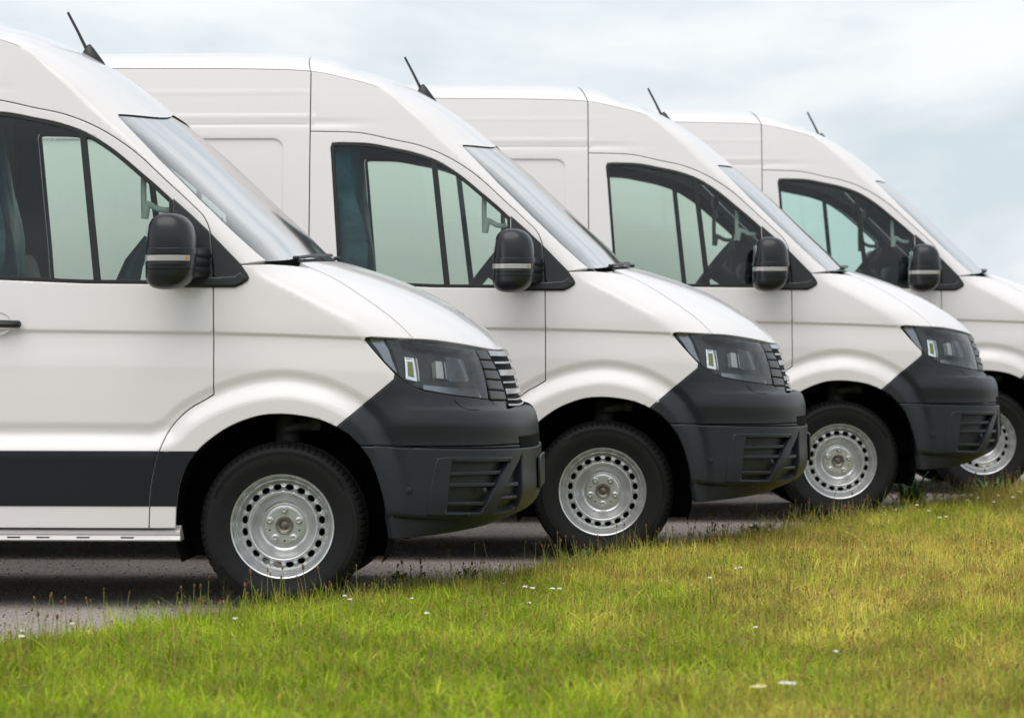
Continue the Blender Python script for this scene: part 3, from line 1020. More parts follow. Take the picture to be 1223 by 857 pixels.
    # lamps
    for sgn in (0, 1):
        f = (lambda g: g) if sgn == 0 else mirror
        lampn = [tuple(p) for p in lampv]
        hl = gobj('headlight', f(P(STRIP, lampn, res=0.03, off=-0.055, lip=0.0, gap=0.002, rnd=0)), M['lampblack'], van)
        # wall of the housing
        P0 = resample(lampn, 0.015); a_ = STRIP.pos(P0) + STRIP.nor(P0) * -0.006; b_ = STRIP.pos(P0) + STRIP.nor(P0) * -0.055
        m_ = len(P0); V = np.vstack([a_, b_]); F = [(k, (k + 1) % m_, m_ + (k + 1) % m_, m_ + k) for k in range(m_)]
        if sgn: V = V * [1, -1, 1]
        mesh_obj('lamp_wall', V, F, M['lampblack'], hl)
        gobj('lens', f(P(STRIP, lampn, res=0.010, off=0.001, lip=0.01, gap=0.003, rnd=0.004)), M['lens'], hl)
        def on(u, v, o):
            q = np.array(pxs([(u, v)])); p = STRIP.pos(q)[0] + STRIP.nor(q)[0] * o
            return p * [1, -1, 1] if sgn else p
        def plate(name, pts, off, m, lip=0.012, rnd=0.003):
            gobj(name, f(P(STRIP, pxs(pts), res=0.03, off=off, lip=lip, gap=0, rnd=rnd)), m, hl)
        plate('lamp_bezel', [(441, 406), (458, 405), (462, 410), (469, 428), (476, 445), (470, 441), (459, 430)], -0.020, M['lampgrey'])
        plate('lamp_divider', [(462, 404), (478, 404), (484, 456), (478, 449)], -0.02, M['lampblack'], 0.03)
        plate('light_guide', [(485, 424), (497, 425), (501, 455), (486, 452)], -0.022, M['reflector'], 0.03)
        plate('light_guide', [(487, 424.6), (494, 425.4), (494.5, 427.6), (487, 427.2)], -0.0205, M['drl'], 0.002, 0.001)
        plate('light_guide', [(498.5, 426), (500.3, 426.3), (503.5, 454.5), (501.5, 454)], -0.016, M['drl'], 0.03)
        plate('light_guide', [(524, 428.5), (532, 429.3), (534.5, 451), (525, 450)], -0.022, M['drl'], 0.03)
        plate('light_guide', [(533, 429), (536.5, 430), (539.5, 452.5), (536, 452)], -0.016, M['lampgrey'], 0.03)
        plate('reflector_bowl', [(505, 416), (521, 417), (523, 452), (508, 455)], -0.05, M['lampblack'], 0.0, 0)  # bowl coloured black in place of the dark trees it would mirror
        plate('reflector_bowl', [(541, 419), (564, 423), (572, 452), (546, 452)], -0.05, M['lampgrey'], 0.0, 0)
        plate('lamp_shelf', [(508, 458), (575, 463), (581, 474), (541, 469.5), (508, 464)], -0.02, M['lampgrey'], 0.03)
        plate('painted_grass_reflection', [(488.3, 430), (495, 430.5), (496.5, 450), (488.8, 448)], -0.0205, M['olive'], 0.002, 0.001)  # olive plate paints the grass mirrored in the light guide, no separate lamp
    # grille backing, fins and slats
    gl = [tuple(p) for p in to_vs(px([(563, 416.3), (574, 430), (579.5, 446), (586, 478), (607, 490)]))]
    hg = [(v_bonnet1 - 0.01, 0.0), (gl[0][0] - 0.002, gl[0][1])] + gl[1:] + [(v486 + 0.004, gl[-1][1] - 0.1), (v486 + 0.004, 0.0)]
    hgp = [hg[0]] + [tuple(p) for p in b_front[::-1] if 0 < p[1] < gl[0][1] - 0.02] + hg[1:]
    grille = gobj('grille', P(STRIP, mirror_poly(hgp, first=True), res=0.04, off=-0.03, lip=0, gap=-0.002, rnd=0), M['void'], van)
    fin_l = [(567, 417.5), (573.5, 429.5), (578, 441), (581, 453), (584, 465.5), (586.5, 478)]
    fin_r = [(581, 418.5), (588, 430.5), (594, 442), (599, 454.5), (603, 467), (605.5, 478.5)]
    for sgn in (0, 1):
        f = (lambda g: g) if sgn == 0 else mirror
        for k in range(5):
            q = [fin_l[k], fin_r[k], (fin_r[k + 1][0], fin_r[k + 1][1] - 1.2), (fin_l[k + 1][0], fin_l[k + 1][1] - 1.2)]
            gobj('grille_fin', f(P(STRIP, pxs(q), res=0.03, off=0.0, lip=0.03, gap=0.0005, rnd=0.006)), M['trim'], grille)
        q = [fin_l[5], fin_r[5], (608, 489.5), (590, 482)]
        gobj('grille_fin', f(P(STRIP, pxs(q), res=0.03, off=0.0, lip=0.03, gap=0.0005, rnd=0.006)), M['trim'], grille)
    va, vb2 = v_at(603, 417), v_at(624, 484)
    ribs = []
    for (t0, t1, thick) in ((0.02, 0.12, 1), (0.215, 0.255, 0), (0.36, 0.47, 1), (0.565, 0.60, 0), (0.69, 0.79, 1), (0.865, 0.895, 0), (0.955, 0.99, 0)):
        v0 = va + (vb2 - va) * t0; v1 = va + (vb2 - va) * t1
        # the left end of each slat follows the slanted inner edge of the fins
        vpx = 417 + (t0 + t1) / 2 * 68
        ue = np.interp(vpx, [q[1] for q in fin_r] + [489], [q[0] for q in fin_r] + [607]) + 1.5
        se = to_vs(px([(ue, vpx)]))[0]
        dv = se[0] - (v0 + v1) / 2
        ss = np.linspace(-se[1], se[1], 30)
        def vv_(base, s): return base + dv * ramp(np.abs(np.array(s)) / se[1], 0.3, 1.0)
        q = [(float(vv_(v0, s)), float(s)) for s in ss] + [(float(vv_(v1, s)), float(s)) for s in ss[::-1]]
        gobj('grille_slat', P(STRIP, q, res=0.05, off=0.002 if thick else 0.001, lip=0.03, gap=0, rnd=0.004 if thick else 0.002), M['chrome'], grille)
    mb = MB()
    for s in np.linspace(-gl[2][1] * 0.92, gl[2][1] * 0.92, 40):
        pts_ = [strip_xyz(v, s) + np.array([-0.014, 0, 0]) for v in np.linspace(va + 0.02, vb2, 8)]
        mb.tube(pts_, 0.0022, 4, False)
    o = mb.build('grille_mesh', M['trim'], grille)

    # sail triangle behind the mirror
    sail_d = px([(207, 236.5), (229, 256), (250, 276), (254, 318), (255, 343.5), (207, 343.5)])
    sail_f = px([(250.6, 276.5), (268, 294.5), (287.4, 314.5), (296, 327), (298, 331.5), (296, 335.5), (289, 340), (281, 343.5), (255.5, 343.5), (254.5, 318)])
    both('mirror_base', P(SIDE, sail_d, res=0.025, off=0.012, lip=0.03, gap=0.001, rnd=0.006), M['trim'])
    both('corner_cover', P(SIDE, sail_f, res=0.02, off=0.012, lip=0.03, gap=0.001, rnd=0.006), M['trim'])
    # low ridge on the corner cover
    both('corner_cover', P(SIDE, px([(212, 330.5), (255, 331), (280, 330), (287, 325), (296, 332), (289, 339), (281, 342), (212, 342)]), res=0.02, off=0.016, lip=0.008, gap=0.001, rnd=0.006), M['trim'])
    # mirrors
    outl = [(193, 255.3), (186, 258.5), (180, 266), (177, 280), (176, 301), (175, 321), (176, 335), (182, 342.5), (193, 345.6), (206, 345.6), (217, 343), (225, 338), (231.5, 329), (233.5, 315), (234, 298), (233, 281), (229.5, 268.5), (223, 260.5), (214, 256), (203, 254.6)]
    ym = -1.20
    O = np.array([unp(u, v, ym) for u, v in outl])
    O = catmull(np.vstack([O, O[:1]]), 4)[:-1]
    cen = np.array([unp(205, 301, ym)]).reshape(2)
    zt_, zb_ = O[:, 1].max(), O[:, 1].min()
    def lims(z):
        xs = []
        for a, b in zip(O, np.roll(O, -1, 0)):
            if (a[1] - z) * (b[1] - z) <= 0 and abs(a[1] - b[1]) > 1e-9:
                t = (z - a[1]) / (b[1] - a[1]); xs.append(a[0] + t * (b[0] - a[0]))
        return min(xs), max(xs)
    wmax = max(lims(z)[1] - lims(z)[0] for z in np.linspace(zb_ + 0.02, zt_ - 0.02, 20))
    def ring(z, grow=0.0, th=None):
        lo, hi = lims(z); hw = (hi - lo) / 2 + grow; xm = (lo + hi) / 2
        hy = 0.118 * min(1.0, 2 * (hw - grow) / wmax) ** 0.55 + grow
        th = np.linspace(0, 2 * math.pi, 49)[:-1] if th is None else th
        o_ = []
        for t in th:
            c_, s_ = math.cos(t), math.sin(t)
            n_ = 0.62 if c_ < 0 else 0.80
            o_.append((xm + hw * math.copysign(abs(c_) ** n_, c_), ym - hy * math.copysign(abs(s_) ** 0.72, s_), z))
        return o_
    tt = np.linspace(0, 1, 34)
    zsm = zb_ + (zt_ - zb_) * (0.5 - 0.5 * np.cos(math.pi * (0.03 + 0.94 * tt)))
    for sg in (1, -1):
        def put(mb_, rings, close=True):
            n = len(rings[0]); V = [(x, sg * y, z) for r_ in rings for x, y, z in r_]; F = []
            for j in range(len(rings) - 1):
                for k in range(n if close else n - 1): F.append((j * n + k, j * n + (k + 1) % n, (j + 1) * n + (k + 1) % n, (j + 1) * n + k))
            if close: F += [tuple(range(n))[::-1], tuple((len(rings) - 1) * n + k for k in range(n))]
            return mb_.add(V, F)
        mirror_ob = put(MB(), [ring(z) for z in zsm]).build('wing_mirror', M['mirror'], van, angle=60)
        def belt(name, va_, vb_, m, grow, th=None):
            z0 = unp(200, vb_, ym)[1]; z1 = unp(200, va_, ym)[1]
            e = min(0.0015, (z1 - z0) * 0.3)
            rs = [ring(z0, -0.004, th), ring(z0, grow - 0.0012, th), ring(z0 + e, grow, th), ring(z1 - e, grow, th), ring(z1, grow - 0.0012, th), ring(z1, -0.004, th)]
            b_ = MB(); n = len(rs[0]); V = [(x, sg * y, z) for r_ in rs for x, y, z in r_]; F = []
            cl = th is None
            for j in range(5):
                for k in range(n if cl else n - 1): F.append((j * n + k, j * n + (k + 1) % n, (j + 1) * n + (k + 1) % n, (j + 1) * n + k))
            b_.add(V, F); return b_.build(name, m, mirror_ob, angle=35)
        belt('turn_signal', 305.0, 311.8, M['signal'], 0.0035, np.linspace(0.62, math.pi - 0.05, 30))
        belt('turn_signal_bulb', 305.8, 311.6, M['amber'], 0.0040, np.linspace(0.80, 0.88, 3))
        belt('mirror_band', 296.5, 303.6, M['mirror'], 0.0045)
        belt('mirror_band', 313.6, 316.5, M['mirror'], 0.0030, np.linspace(0.3, math.pi - 0.05, 30))
        belt('mirror_joint', 321.0, 322.0, M['void'], 0.0008, np.linspace(0.3, math.pi * 0.72, 20))
        # glass on the rear face
        mb = MB(); xb = min(O[:, 0]) - 0.001
        mb.box((xb + 0.016, sg * (ym + 0.0), cen[1] + 0.01), (0.008, 0.13, 0.20), bev=0.002)
        mb.build('mirror_glass', M['chrome'], mirror_ob)
        # arm
        mb = MB()
        for v_ in (303, 322):
            a = unp(226, v_, -1.12); b = unp(243, v_ + 2, -0.98)
            mb.tube([(a[0], sg * -1.14, a[1]), ((a[0] + b[0]) / 2, sg * -1.06, (a[1] + b[1]) / 2), (b[0], sg * -0.97, b[1])], [0.026, 0.028, 0.036], 10)
        a = unp(226, 312, -1.12); b = unp(243, 314, -0.98)
        mb.tube([(a[0], sg * -1.14, a[1]), (b[0], sg * -0.97, b[1])], [0.03, 0.036], 8)
        mb.build('mirror_arm', M['trim'], mirror_ob, angle=60)
    # antenna
    ax_, az_ = unp(117, 72, 0.0)
    a0 = unp(127.5, 80.5, 0.0); a1 = unp(99, 61, 0.0); a2 = unp(81, 15, 0.0); a15 = unp(108, 61, 0.0)
    mb = MB()
    def r2(p): return math.hypot(*p)
    V = []
    basep = [(a0[0] + 0.002, a0[1] - 0.006), (a1[0], a1[1] - 0.004)]
    secs = [(0.0, 0.003, 0.003), (0.2, 0.018, 0.020), (0.45, 0.027, 0.032), (0.7, 0.028, 0.044), (0.88, 0.022, 0.050), (0.96, 0.016, 0.040), (1.0, 0.008, 0.016)]
    n = 10
    for t, w, h in secs:
        bx = basep[0][0] * (1 - t) + basep[1][0] * t; bz = basep[0][1] * (1 - t) + basep[1][1] * t
        for k in range(n):
            an = math.pi * k / (n - 1)
            V.append((bx + h * 0.4 * math.sin(an), w * math.cos(an), bz - 0.006 + h * math.sin(an)))
    F = []
    for j in range(len(secs) - 1):
        for k in range(n - 1): F.append((j * n + k, j * n + k + 1, (j + 1) * n + k + 1, (j + 1) * n + k))
    F.append(tuple(range(n))); F.append(tuple((len(secs) - 1) * n + k for k in range(n)))
    mb.add(V, F)
    ant = mb.build('antenna', M['trim'], van, angle=60)
    mb = MB(); st = unp(104.5, 60, 0.0)
    mb.tube([(st[0] + 0.003, 0, st[1] - 0.012), (st[0] * 0.5 + a2[0] * 0.5, 0, st[1] * 0.5 + a2[1] * 0.5), (a2[0], 0, a2[1])], [0.0080, 0.0066, 0.0060], 8)
    mb.build('antenna_rod', M['trim'], ant)
    # ---------------- wheels
    def make_wheel(x, sg):
        w = empty('wheel', (x, 0, 0.352), van)
        yo = 0.952                                      # outer plane of the rim
        def T(V, y0=0.0): return [(a, sg * (b + 0), c) for a, b, c in V]
        # tyre
        prof = [(0.206, 0.925), (0.212, 0.947), (0.226, 0.957), (0.240, 0.9595), (0.262, 0.966), (0.285, 0.9705), (0.300, 0.9700), (0.3015, 0.9685), (0.318, 0.966), (0.3195, 0.9645), (0.330, 0.958), (0.3375, 0.950), (0.3450, 0.938), (0.350, 0.921), (0.353, 0.90),
                (0.354, 0.888), (0.346, 0.886), (0.346, 0.878), (0.3545, 0.876), (0.355, 0.85), (0.347, 0.848), (0.347, 0.838), (0.355, 0.836), (0.355, 0.80), (0.35, 0.77), (0.335, 0.74), (0.30, 0.725), (0.23, 0.745), (0.206, 0.77)]
        def groove(j, k):
            # lateral slots across the shoulder
            if 9 <= j <= 15: 
                ph = k % 5
                if ph == 0: return -0.0055 if j >= 11 else -0.002
            return 0
        V, F = lathe(prof, 360, groove)
        mesh = MB(); mesh.add(T(V), F)
        t = mesh.build('tyre', M['tyre'], w, angle=25)
        # diamond ring on the sidewall
        mb = MB()
        for row in range(3):
            rr = 0.3035 + row * 0.005
            nseg = 170
            for k in range(nseg):
                an = (k + 0.5 * (row % 2)) * 2 * math.pi / nseg
                if not (0.55 < an % (2 * math.pi) < 2.75 or 3.7 < an < 5.7): continue
                c, s_ = math.cos(an), math.sin(an); h = 0.0024; l = 0.0044
                def pt(dr, dt, dy):
                    r_ = rr + dr; return ((r_) * c - dt * s_, sg * (0.9690 + dy), r_ * s_ + dt * c)
                mb.add([pt(-h, 0, 0), pt(0, l, 0), pt(h, 0, 0), pt(0, -l, 0), pt(0, 0, 0.0034)], [(0, 1, 4), (1, 2, 4), (2, 3, 4), (3, 0, 4)])
        o = mb.build('sidewall_pattern', M['tyre'], t, smooth=False); o['kind'] = 'stuff'
        # rim barrel and flange
        prof = [(0.200, 0.74), (0.200, 0.80), (0.186, 0.83), (0.186, 0.893), (0.1890, 0.892), (0.1905, 0.902), (0.1950, 0.924), (0.1985, 0.9275), (0.2000, 0.9235), (0.2055, 0.930), (0.2095, 0.944), (0.2125, 0.9545), (0.2185, 0.957), (0.2215, 0.953), (0.221, 0.946), (0.212, 0.93)]
        mesh = MB(); V, F = lathe(prof, 128); mesh.add(T(V), F)
        rim = mesh.build('rim', M['steel'], w, angle=50)
        # inner lip line + disc with 20 holes
        prof = [(0.187, 0.905), (0.1845, 0.902), (0.183, 0.905), (0.181, 0.906)]
        NH = 20; rh = 0.1645
        def ydisc(r):
            return np.interp(r, [0.034, 0.060, 0.084, 0.0855, 0.0895, 0.097, 0.108, 0.120, 0.133, 0.141, 0.146, 0.150, 0.156, 0.165, 0.174, 0.180, 0.184, 0.188],
                             [0.868, 0.868, 0.868, 0.867, 0.8605, 0.8585, 0.866, 0.886, 0.9115, 0.9225, 0.9235, 0.919, 0.908, 0.901, 0.899, 0.900, 0.899, 0.892])
        ang = 2 * math.pi / NH
        L = ang * rh
        outer = [(-L / 2, 0.147), (L / 2, 0.147), (L / 2, 0.1875), (-L / 2, 0.1875)]
        hole = [(0.0160 * math.cos(t_), rh + 0.0112 * math.sin(t_)) for t_ in np.linspace(0, 2 * math.pi, 25)[:-1]]
        hh = np.array(hole)
        Ob = resample(outer, 0.0075)
        rings = [(0.0185 * math.cos(t_), rh + 0.0136 * math.sin(t_)) for t_ in np.linspace(0, 2 * math.pi, 25)[:-1]]
        pts = [tuple(p) for p in Ob] + hole + rings
        ed = [(k, (k + 1) % len(Ob)) for k in range(len(Ob))] + [(len(Ob) + k, len(Ob) + (k + 1) % 24) for k in range(24)]
        pr = delaunay_2d_cdt([Vector(p) for p in pts], ed, [], 0, 1e-7, True)
        C = np.array([tuple(v) for v in pr[0]]); T3 = [f for f in pr[2] if not inside(C[list(f)].mean(0)[None], hh)[0]]
        V = []; F = []
        for k in range(NH):
            b0 = len(V)
            for a, r_ in C:
                th = a / rh + (k + 0.5) * ang
                e = math.hypot(a / 0.0160, (r_ - rh) / 0.0112)
                dep = -0.0035 if e < 1.02 else 0.0
                V.append((r_ * math.cos(th), float(ydisc(r_)) + dep, r_ * math.sin(th)))
            F += [tuple(b0 + i for i in f) for f in T3]
            # hole wall
            hid = [i for i, o_ in enumerate(pr[3]) if any(len(Ob) <= q < len(Ob) + 24 for q in o_)]
            hid.sort(key=lambda i: math.atan2((C[i][1] - rh) / 0.0112, C[i][0] / 0.0160))
            b1 = len(V)
            for i in hid:
                a, r_ = C[i]; th = a / rh + (k + 0.5) * ang
                V.append((r_ * math.cos(th), float(ydisc(r_)) - 0.011, r_ * math.sin(th)))
            n_ = len(hid)
            F += [(b0 + hid[q], b0 + hid[(q + 1) % n_], b1 + (q + 1) % n_, b1 + q) for q in range(n_)]
        rs = [0.034, 0.045, 0.060, 0.072, 0.084, 0.0855, 0.0875, 0.0895, 0.093, 0.097, 0.102, 0.108, 0.112, 0.120, 0.127, 0.133, 0.138, 0.141, 0.144, 0.147]
        V2, F2 = lathe([(r_, float(ydisc(r_))) for r_ in rs], 120)
        mesh = MB(); mesh.add(T(V), F); mesh.add(T(V2), F2)
        import bmesh
        dsc = mesh.build('wheel_disc', M['steel'], w, angle=60)
        bm = bmesh.new(); bm.from_mesh(dsc.data); bmesh.ops.remove_doubles(bm, verts=bm.verts[:], dist=0.0004); bmesh.ops.recalc_face_normals(bm, faces=bm.faces[:]); bm.to_mesh(dsc.data); bm.free()
        dsc.data.polygons.foreach_set('use_smooth', [True] * len(dsc.data.polygons)); dsc.data.set_sharp_from_angle(angle=R(50))
        # dark brake parts behind the holes
        V, F = lathe([(0.02, 0.83), (0.150, 0.83), (0.152, 0.80), (0.05, 0.79)], 48)
        mesh = MB(); mesh.add(T(V), F); mesh.build('brake_disc', M['hub'], w)
        V, F = lathe([(0.001, 0.869), (0.006, 0.8695), (0.007, 0.863), (0.020, 0.861), (0.022, 0.869), (0.027, 0.871), (0.031, 0.876), (0.034, 0.878), (0.038, 0.8735), (0.038, 0.853)], 36)
        mesh = MB(); mesh.add(T(V), F); mesh.build('hub', M['hub'], w)
        for k in range(5):
            th = math.pi / 2 + k * 2 * math.pi / 5
            cx_, cz_ = 0.065 * math.cos(th), 0.065 * math.sin(th)
            V, F = lathe([(0.0165, 0.8745), (0.0165, 0.8795), (0.0145, 0.8815), (0.0125, 0.882), (0.0118, 0.892), (0.0105, 0.894), (0.0075, 0.8945), (0.007, 0.891), (0.001, 0.890)], 18)
            V = [(a + cx_, b - 0.0065, c + cz_) for a, b, c in V]
            mesh = MB(); mesh.add(T(V), F); mesh.build('wheel_bolt', M['bolt'], w, angle=40)
        # small plate holes and valve
        mb = MB()
        for k in range(5):
            th = math.pi / 2 + (k + 0.5) * 2 * math.pi / 5 
            if k in (0, 4): continue
            cx_, cz_ = 0.066 * math.cos(th), 0.066 * math.sin(th)
            V, F = lathe([(0.0005, 0.8690), (0.004, 0.8691)], 10)
            mb.add(T([(a + cx_, b, c + cz_) for a, b, c in V]), F)
        mb.build('plate_hole', M['void'], w)
        mb = MB(); th = R(14)
        mb.tube([(0.187 * math.cos(th), sg * 0.905, 0.187 * math.sin(th)), (0.184 * math.cos(th), sg * 0.938, 0.184 * math.sin(th))], [0.0045, 0.0035], 8)
        mb.build('valve', M['bolt'], w)
        return w
    for x in (0.0, -3.64):
        for sg in (-1, 1): make_wheel(x, sg)
    # wheel housings and under body
    for x, R0 in ((0.0, 0.455), (-3.64, 0.45)):
        for sg in (-1, 1):
            V = []; n = 28
            for k in range(n):
                t = R(-22) + (math.pi + R(44)) * k / (n - 1)
                for y in (0.975, 0.80, 0.55):
                    V.append((x + R0 * math.cos(t), sg * y, 0.372 + (R0 + 0.0) * math.sin(t)))
            F = []
            for k in range(n - 1):
                for j in range(2): F.append((k * 3 + j, k * 3 + j + 1, k * 3 + 4 + j, k * 3 + 3 + j))
            F.append(tuple(k * 3 + 2 for k in range(n)))
            mb = MB(); mb.add(V, F); o = mb.build('wheel_housing', M['void'], van)
            if x == 0.0:
                mb = MB()
                mb.tube([(0.0, sg * 0.76, 0.55), (0.0, sg * 0.70, 0.80)], 0.055, 12)
                mb.tube([(0.0, sg * 0.76, 0.60), (0.0, sg * 0.755, 0.63), (0.0, sg * 0.75, 0.66)], [0.075, 0.078, 0.06], 14)
                mb.build('suspension_strut', simple_once('strut_metal', (0.05, 0.05, 0.05), 0.6), van)
                mb = MB()
                mb.box((0.10, sg * 0.80, 0.775), (0.10, 0.02, 0.05), bev=0.01)
                mb.tube([(0.0, sg * 0.86, 0.760), (0.10, sg * 0.80, 0.775)], [0.016, 0.022], 10)
                mb.build('housing_bracket', simple_once('strut_metal', (0.05, 0.05, 0.05), 0.6), van)
    mb = MB()
    mb.box((-1.86, 0, 0.42), (2.6, 1.86, 0.22)); mb.box((-4.45, 0, 0.50), (0.85, 1.86, 0.28)); mb.box((-2.65, 0, 0.45), (4.3, 1.06, 0.26)); mb.box((0.60, 0, 0.46), (0.4, 1.2, 0.16))
    mb.build('underbody', M['void'], van)
    mb = MB(); mb.tube([(0.0, -0.62, 0.33), (0, 0.62, 0.33)], 0.035, 10); mb.tube([(-3.64, -0.62, 0.35), (-3.64, 0.62, 0.35)], 0.05, 10)
    mb.build('axle', M['void'], van)
    # rear end
    zz = np.linspace(zb, 2.47, 30)
    Vr = []
    for z in zz:
        w_ = float(Ws(np.array([-4.9]), np.array([z]))[0])
        for t in np.linspace(-1, 1, 9): Vr.append((-4.95 + 0.04 * abs(t) ** 4, t * w_, z))
    F = [(j * 9 + k, j * 9 + k + 1, (j + 1) * 9 + k + 1, (j + 1) * 9 + k) for j in range(29) for k in range(8)]
    b0 = len(Vr)
    for t in np.linspace(-1, 1, 9): Vr.append((-4.95, t * 0.80, 2.575 - 0.06 * abs(t) ** 3))
    F += [(29 * 9 + k, 29 * 9 + k + 1, b0 + k + 1, b0 + k) for k in range(8)]
    mb = MB(); mb.add(Vr, F); rd = mb.build('rear_door', M['paint'], van)
    for sg in (-1, 1):
        mb = MB(); mb.box((-4.955, sg * 0.93, 1.15), (0.03, 0.10, 0.5), bev=0.01); mb.build('tail_light', M['red'], van)
    mb = MB(); mb.box((-4.97, 0, 0.48), (0.12, 1.9, 0.16), bev=0.03); mb.build('rear_bumper', M['bumper'], van)

    # ---------------- cab interior
    mb = MB(); mb.box((-1.0, 0, 0.62), (0.9, 1.8, 0.1)); mb.build('cab_floor', M['dash'], van)
    mb = MB()
    prof = [(-0.52, 0.95), (-0.50, 1.25), (-0.46, 1.39), (-0.38, 1.445), (-0.20, 1.455), (-0.06, 1.43), (0.02, 1.38), (0.02, 0.95)]
    V = [(x, y, z) for y in (-0.82, 0.82) for x, z in prof]; n = len(prof)
    mb.add(V, [(k, (k + 1) % n, n + (k + 1) % n, n + k) for k in range(n)] + [tuple(range(n)), tuple(range(n, 2 * n))])
    mb.box((-0.36, 0.40, 1.48), (0.24, 0.42, 0.10), bev=0.03); mb.box((-0.36, -0.05, 1.50), (0.12, 0.26, 0.12), bev=0.03)
    mb.build('dashboard', M['dash'], van, angle=30)
    # steering wheel on the far (left) side
    c = Vector((-0.64, 0.40, 1.50)); ax1 = Vector((0.62, 0, 0.78)).normalized(); ax2 = Vector((0, 1, 0)); nn = ax1.cross(ax2)
    mb = MB(); ring = [tuple(c + (ax1 * math.sin(t) + ax2 * math.cos(t)) * 0.195) for t in np.linspace(0, 2 * math.pi, 33)]
    mb.tube(ring, 0.022, 8, False)
    fw = Vector((0.78, 0, -0.62)).normalized()
    mb.tube([tuple(c + fw * 0.02), tuple(c + fw * 0.26)], [0.06, 0.045], 12)
    for t in (0, math.pi, -math.pi / 2):
        mb.tube([tuple(c + fw * 0.01), tuple(c + (ax1 * math.sin(t) + ax2 * math.cos(t)) * 0.19)], 0.016, 6)
    mb.build('steering_wheel', M['dash'], van)
    # seats
    for y in (-0.50, 0.48):
        seat = empty('seat', (0, 0, 0), van)
        wd = 0.62 if y < 0 else 0.5
        mb = MB(); mb.box((-1.03, y, 0.90), (0.52, wd, 0.18), bev=0.06); mb.build('cushion', M['dash'], seat)
        mb = MB(); rt = Matrix.Rotation(R(-14), 3, 'Y')
        mb.box((-1.34, y, 1.22), (0.13, wd, 0.62), rt, 0.05); mb.build('backrest', M['dash'], seat)
        mb = MB(); mb.box((-1.43, y, 1.63), (0.09, 0.26, 0.18), rt, 0.04)
        mb.tube([(-1.40, y - 0.06, 1.50), (-1.42, y - 0.06, 1.60)], 0.008, 6); mb.tube([(-1.40, y + 0.06, 1.50), (-1.42, y + 0.06, 1.60)], 0.008, 6)
        mb.build('headrest', M['dash'], seat)
    # wall behind the seats
    mb = MB(); V = []
    for x in (-1.50, -1.53):
        for z in np.linspace(0.62, 2.42, 12):
            w_ = float(base_w(z)) - 0.05
            for t in (-1, 1): V.append((x, t * w_, z))
    F = []
    for q in (0, 24):
        for k in range(11): F.append((q + 2 * k, q + 2 * k + 1, q + 2 * k + 3, q + 2 * k + 2))
    mb.add(V, F); mb.build('bulkhead', M['lightgrey'], van)
    # grab handles on the pillars
    gp = [unp(u, v, -0.86) for u, v in ((176, 211), (171.5, 220), (171.5, 231), (178, 242), (190, 250), (203, 251))]
    for sg in (-1, 1):
        mb = MB(); mb.tube(catmull([(a, sg * 0.86, b) for a, b in gp], 4), 0.0125, 8)
        mb.build('grab_handle', M['handle_grey'], van)
    # inner mirror and sun visors
    mb = MB(); mb.box((-0.66, 0, 1.90), (0.03, 0.22, 0.07), bev=0.012); mb.tube([(-0.64, 0, 1.92), (-0.60, 0, 2.02)], 0.01, 6); mb.build('inner_mirror', M['dash'], van)
    return van

_once = {}
def simple_once(name, col, rough):
    if name not in _once: _once[name] = simple(name, col, rough)
    return _once[name]
def mirror_poly(half, first=True):
    """half outline with s >= 0 that starts and ends on s == 0 -> closed symmetric outline"""
    h = [(float(a), float(b)) for a, b in half]
    m = [(a, -b) for a, b in h[::-1]]
    out_ = list(h)
    for p in m:
        if abs(p[1]) < 1e-9: continue
        out_.append(p)
    return out_

VAN = build_van()

def copy_tree(o, parent=None):
    c = o.copy(); COL.objects.link(c)
    if parent is not None: c.parent = parent
    for ch in o.children: copy_tree(ch, c)
    return c

labels = ['nearest white high roof cargo van at the left, cut off by the picture edge',
          'second white cargo van from the front, its front wheel in the middle of the row',
          'third white cargo van, parked between the second and the rearmost van',
          'rearmost white cargo van at the right, its front cut off by the picture edge']
vans = [VAN] + [copy_tree(VAN) for _ in range(3)]
for i, v in enumerate(vans):
    v.location = (ORG[i][0], ORG[i][1], VAN_Z[i]); v.rotation_euler = (0, 0, -YAWS[i])
    for w_ in v.children:
        if w_.name.startswith('wheel') and w_.type == 'EMPTY': w_.rotation_euler = (0, R([0, 36, 5, 21][i]), 0)
    v['label'] = labels[i]; v['category'] = 'van'; v['group'] = 'white vans parked side by side'

# blue plastic wrapped partition in the cabs of the two nearest vans
def blue_wrap(parent):
    mb = MB(); rows_ = []
    zs = np.linspace(0.95, 2.12, 16)
    V = []
    prof = []
    for z in zs:
        w_ = float(base_w(z)) - 0.09
        xf = -1.20 + 0.035 * math.sin(z * 5.2) - 0.06 * max(0, z - 1.7)
        n = 9
        for k in range(n):
            t = k / (n - 1)
            y = -w_ + t * 0.55
            x = xf - 0.05 * (1 - math.sin(math.pi * min(1, t * 1.3 + 0.12))) + 0.012 * math.sin(7 * t + 9 * z)
            V.append((x, y, z))
        V.append((-1.47, -w_ + 0.55, z)); V.append((-1.47, -w_, z))
    n = 11; F = []
    for j in range(len(zs) - 1):
        for k in range(n): F.append((j * n + k, j * n + (k + 1) % n, (j + 1) * n + (k + 1) % n, (j + 1) * n + k))
    F.append(tuple(range(n))); F.append(tuple((len(zs) - 1) * n + k for k in range(n)))
    mb.add(V, F)
    o = mb.build('seat_cover', M['blue'], parent, angle=70)
    return o
bw = blue_wrap(vans[0])
c = bw.copy(); COL.objects.link(c); c.parent = vans[1]

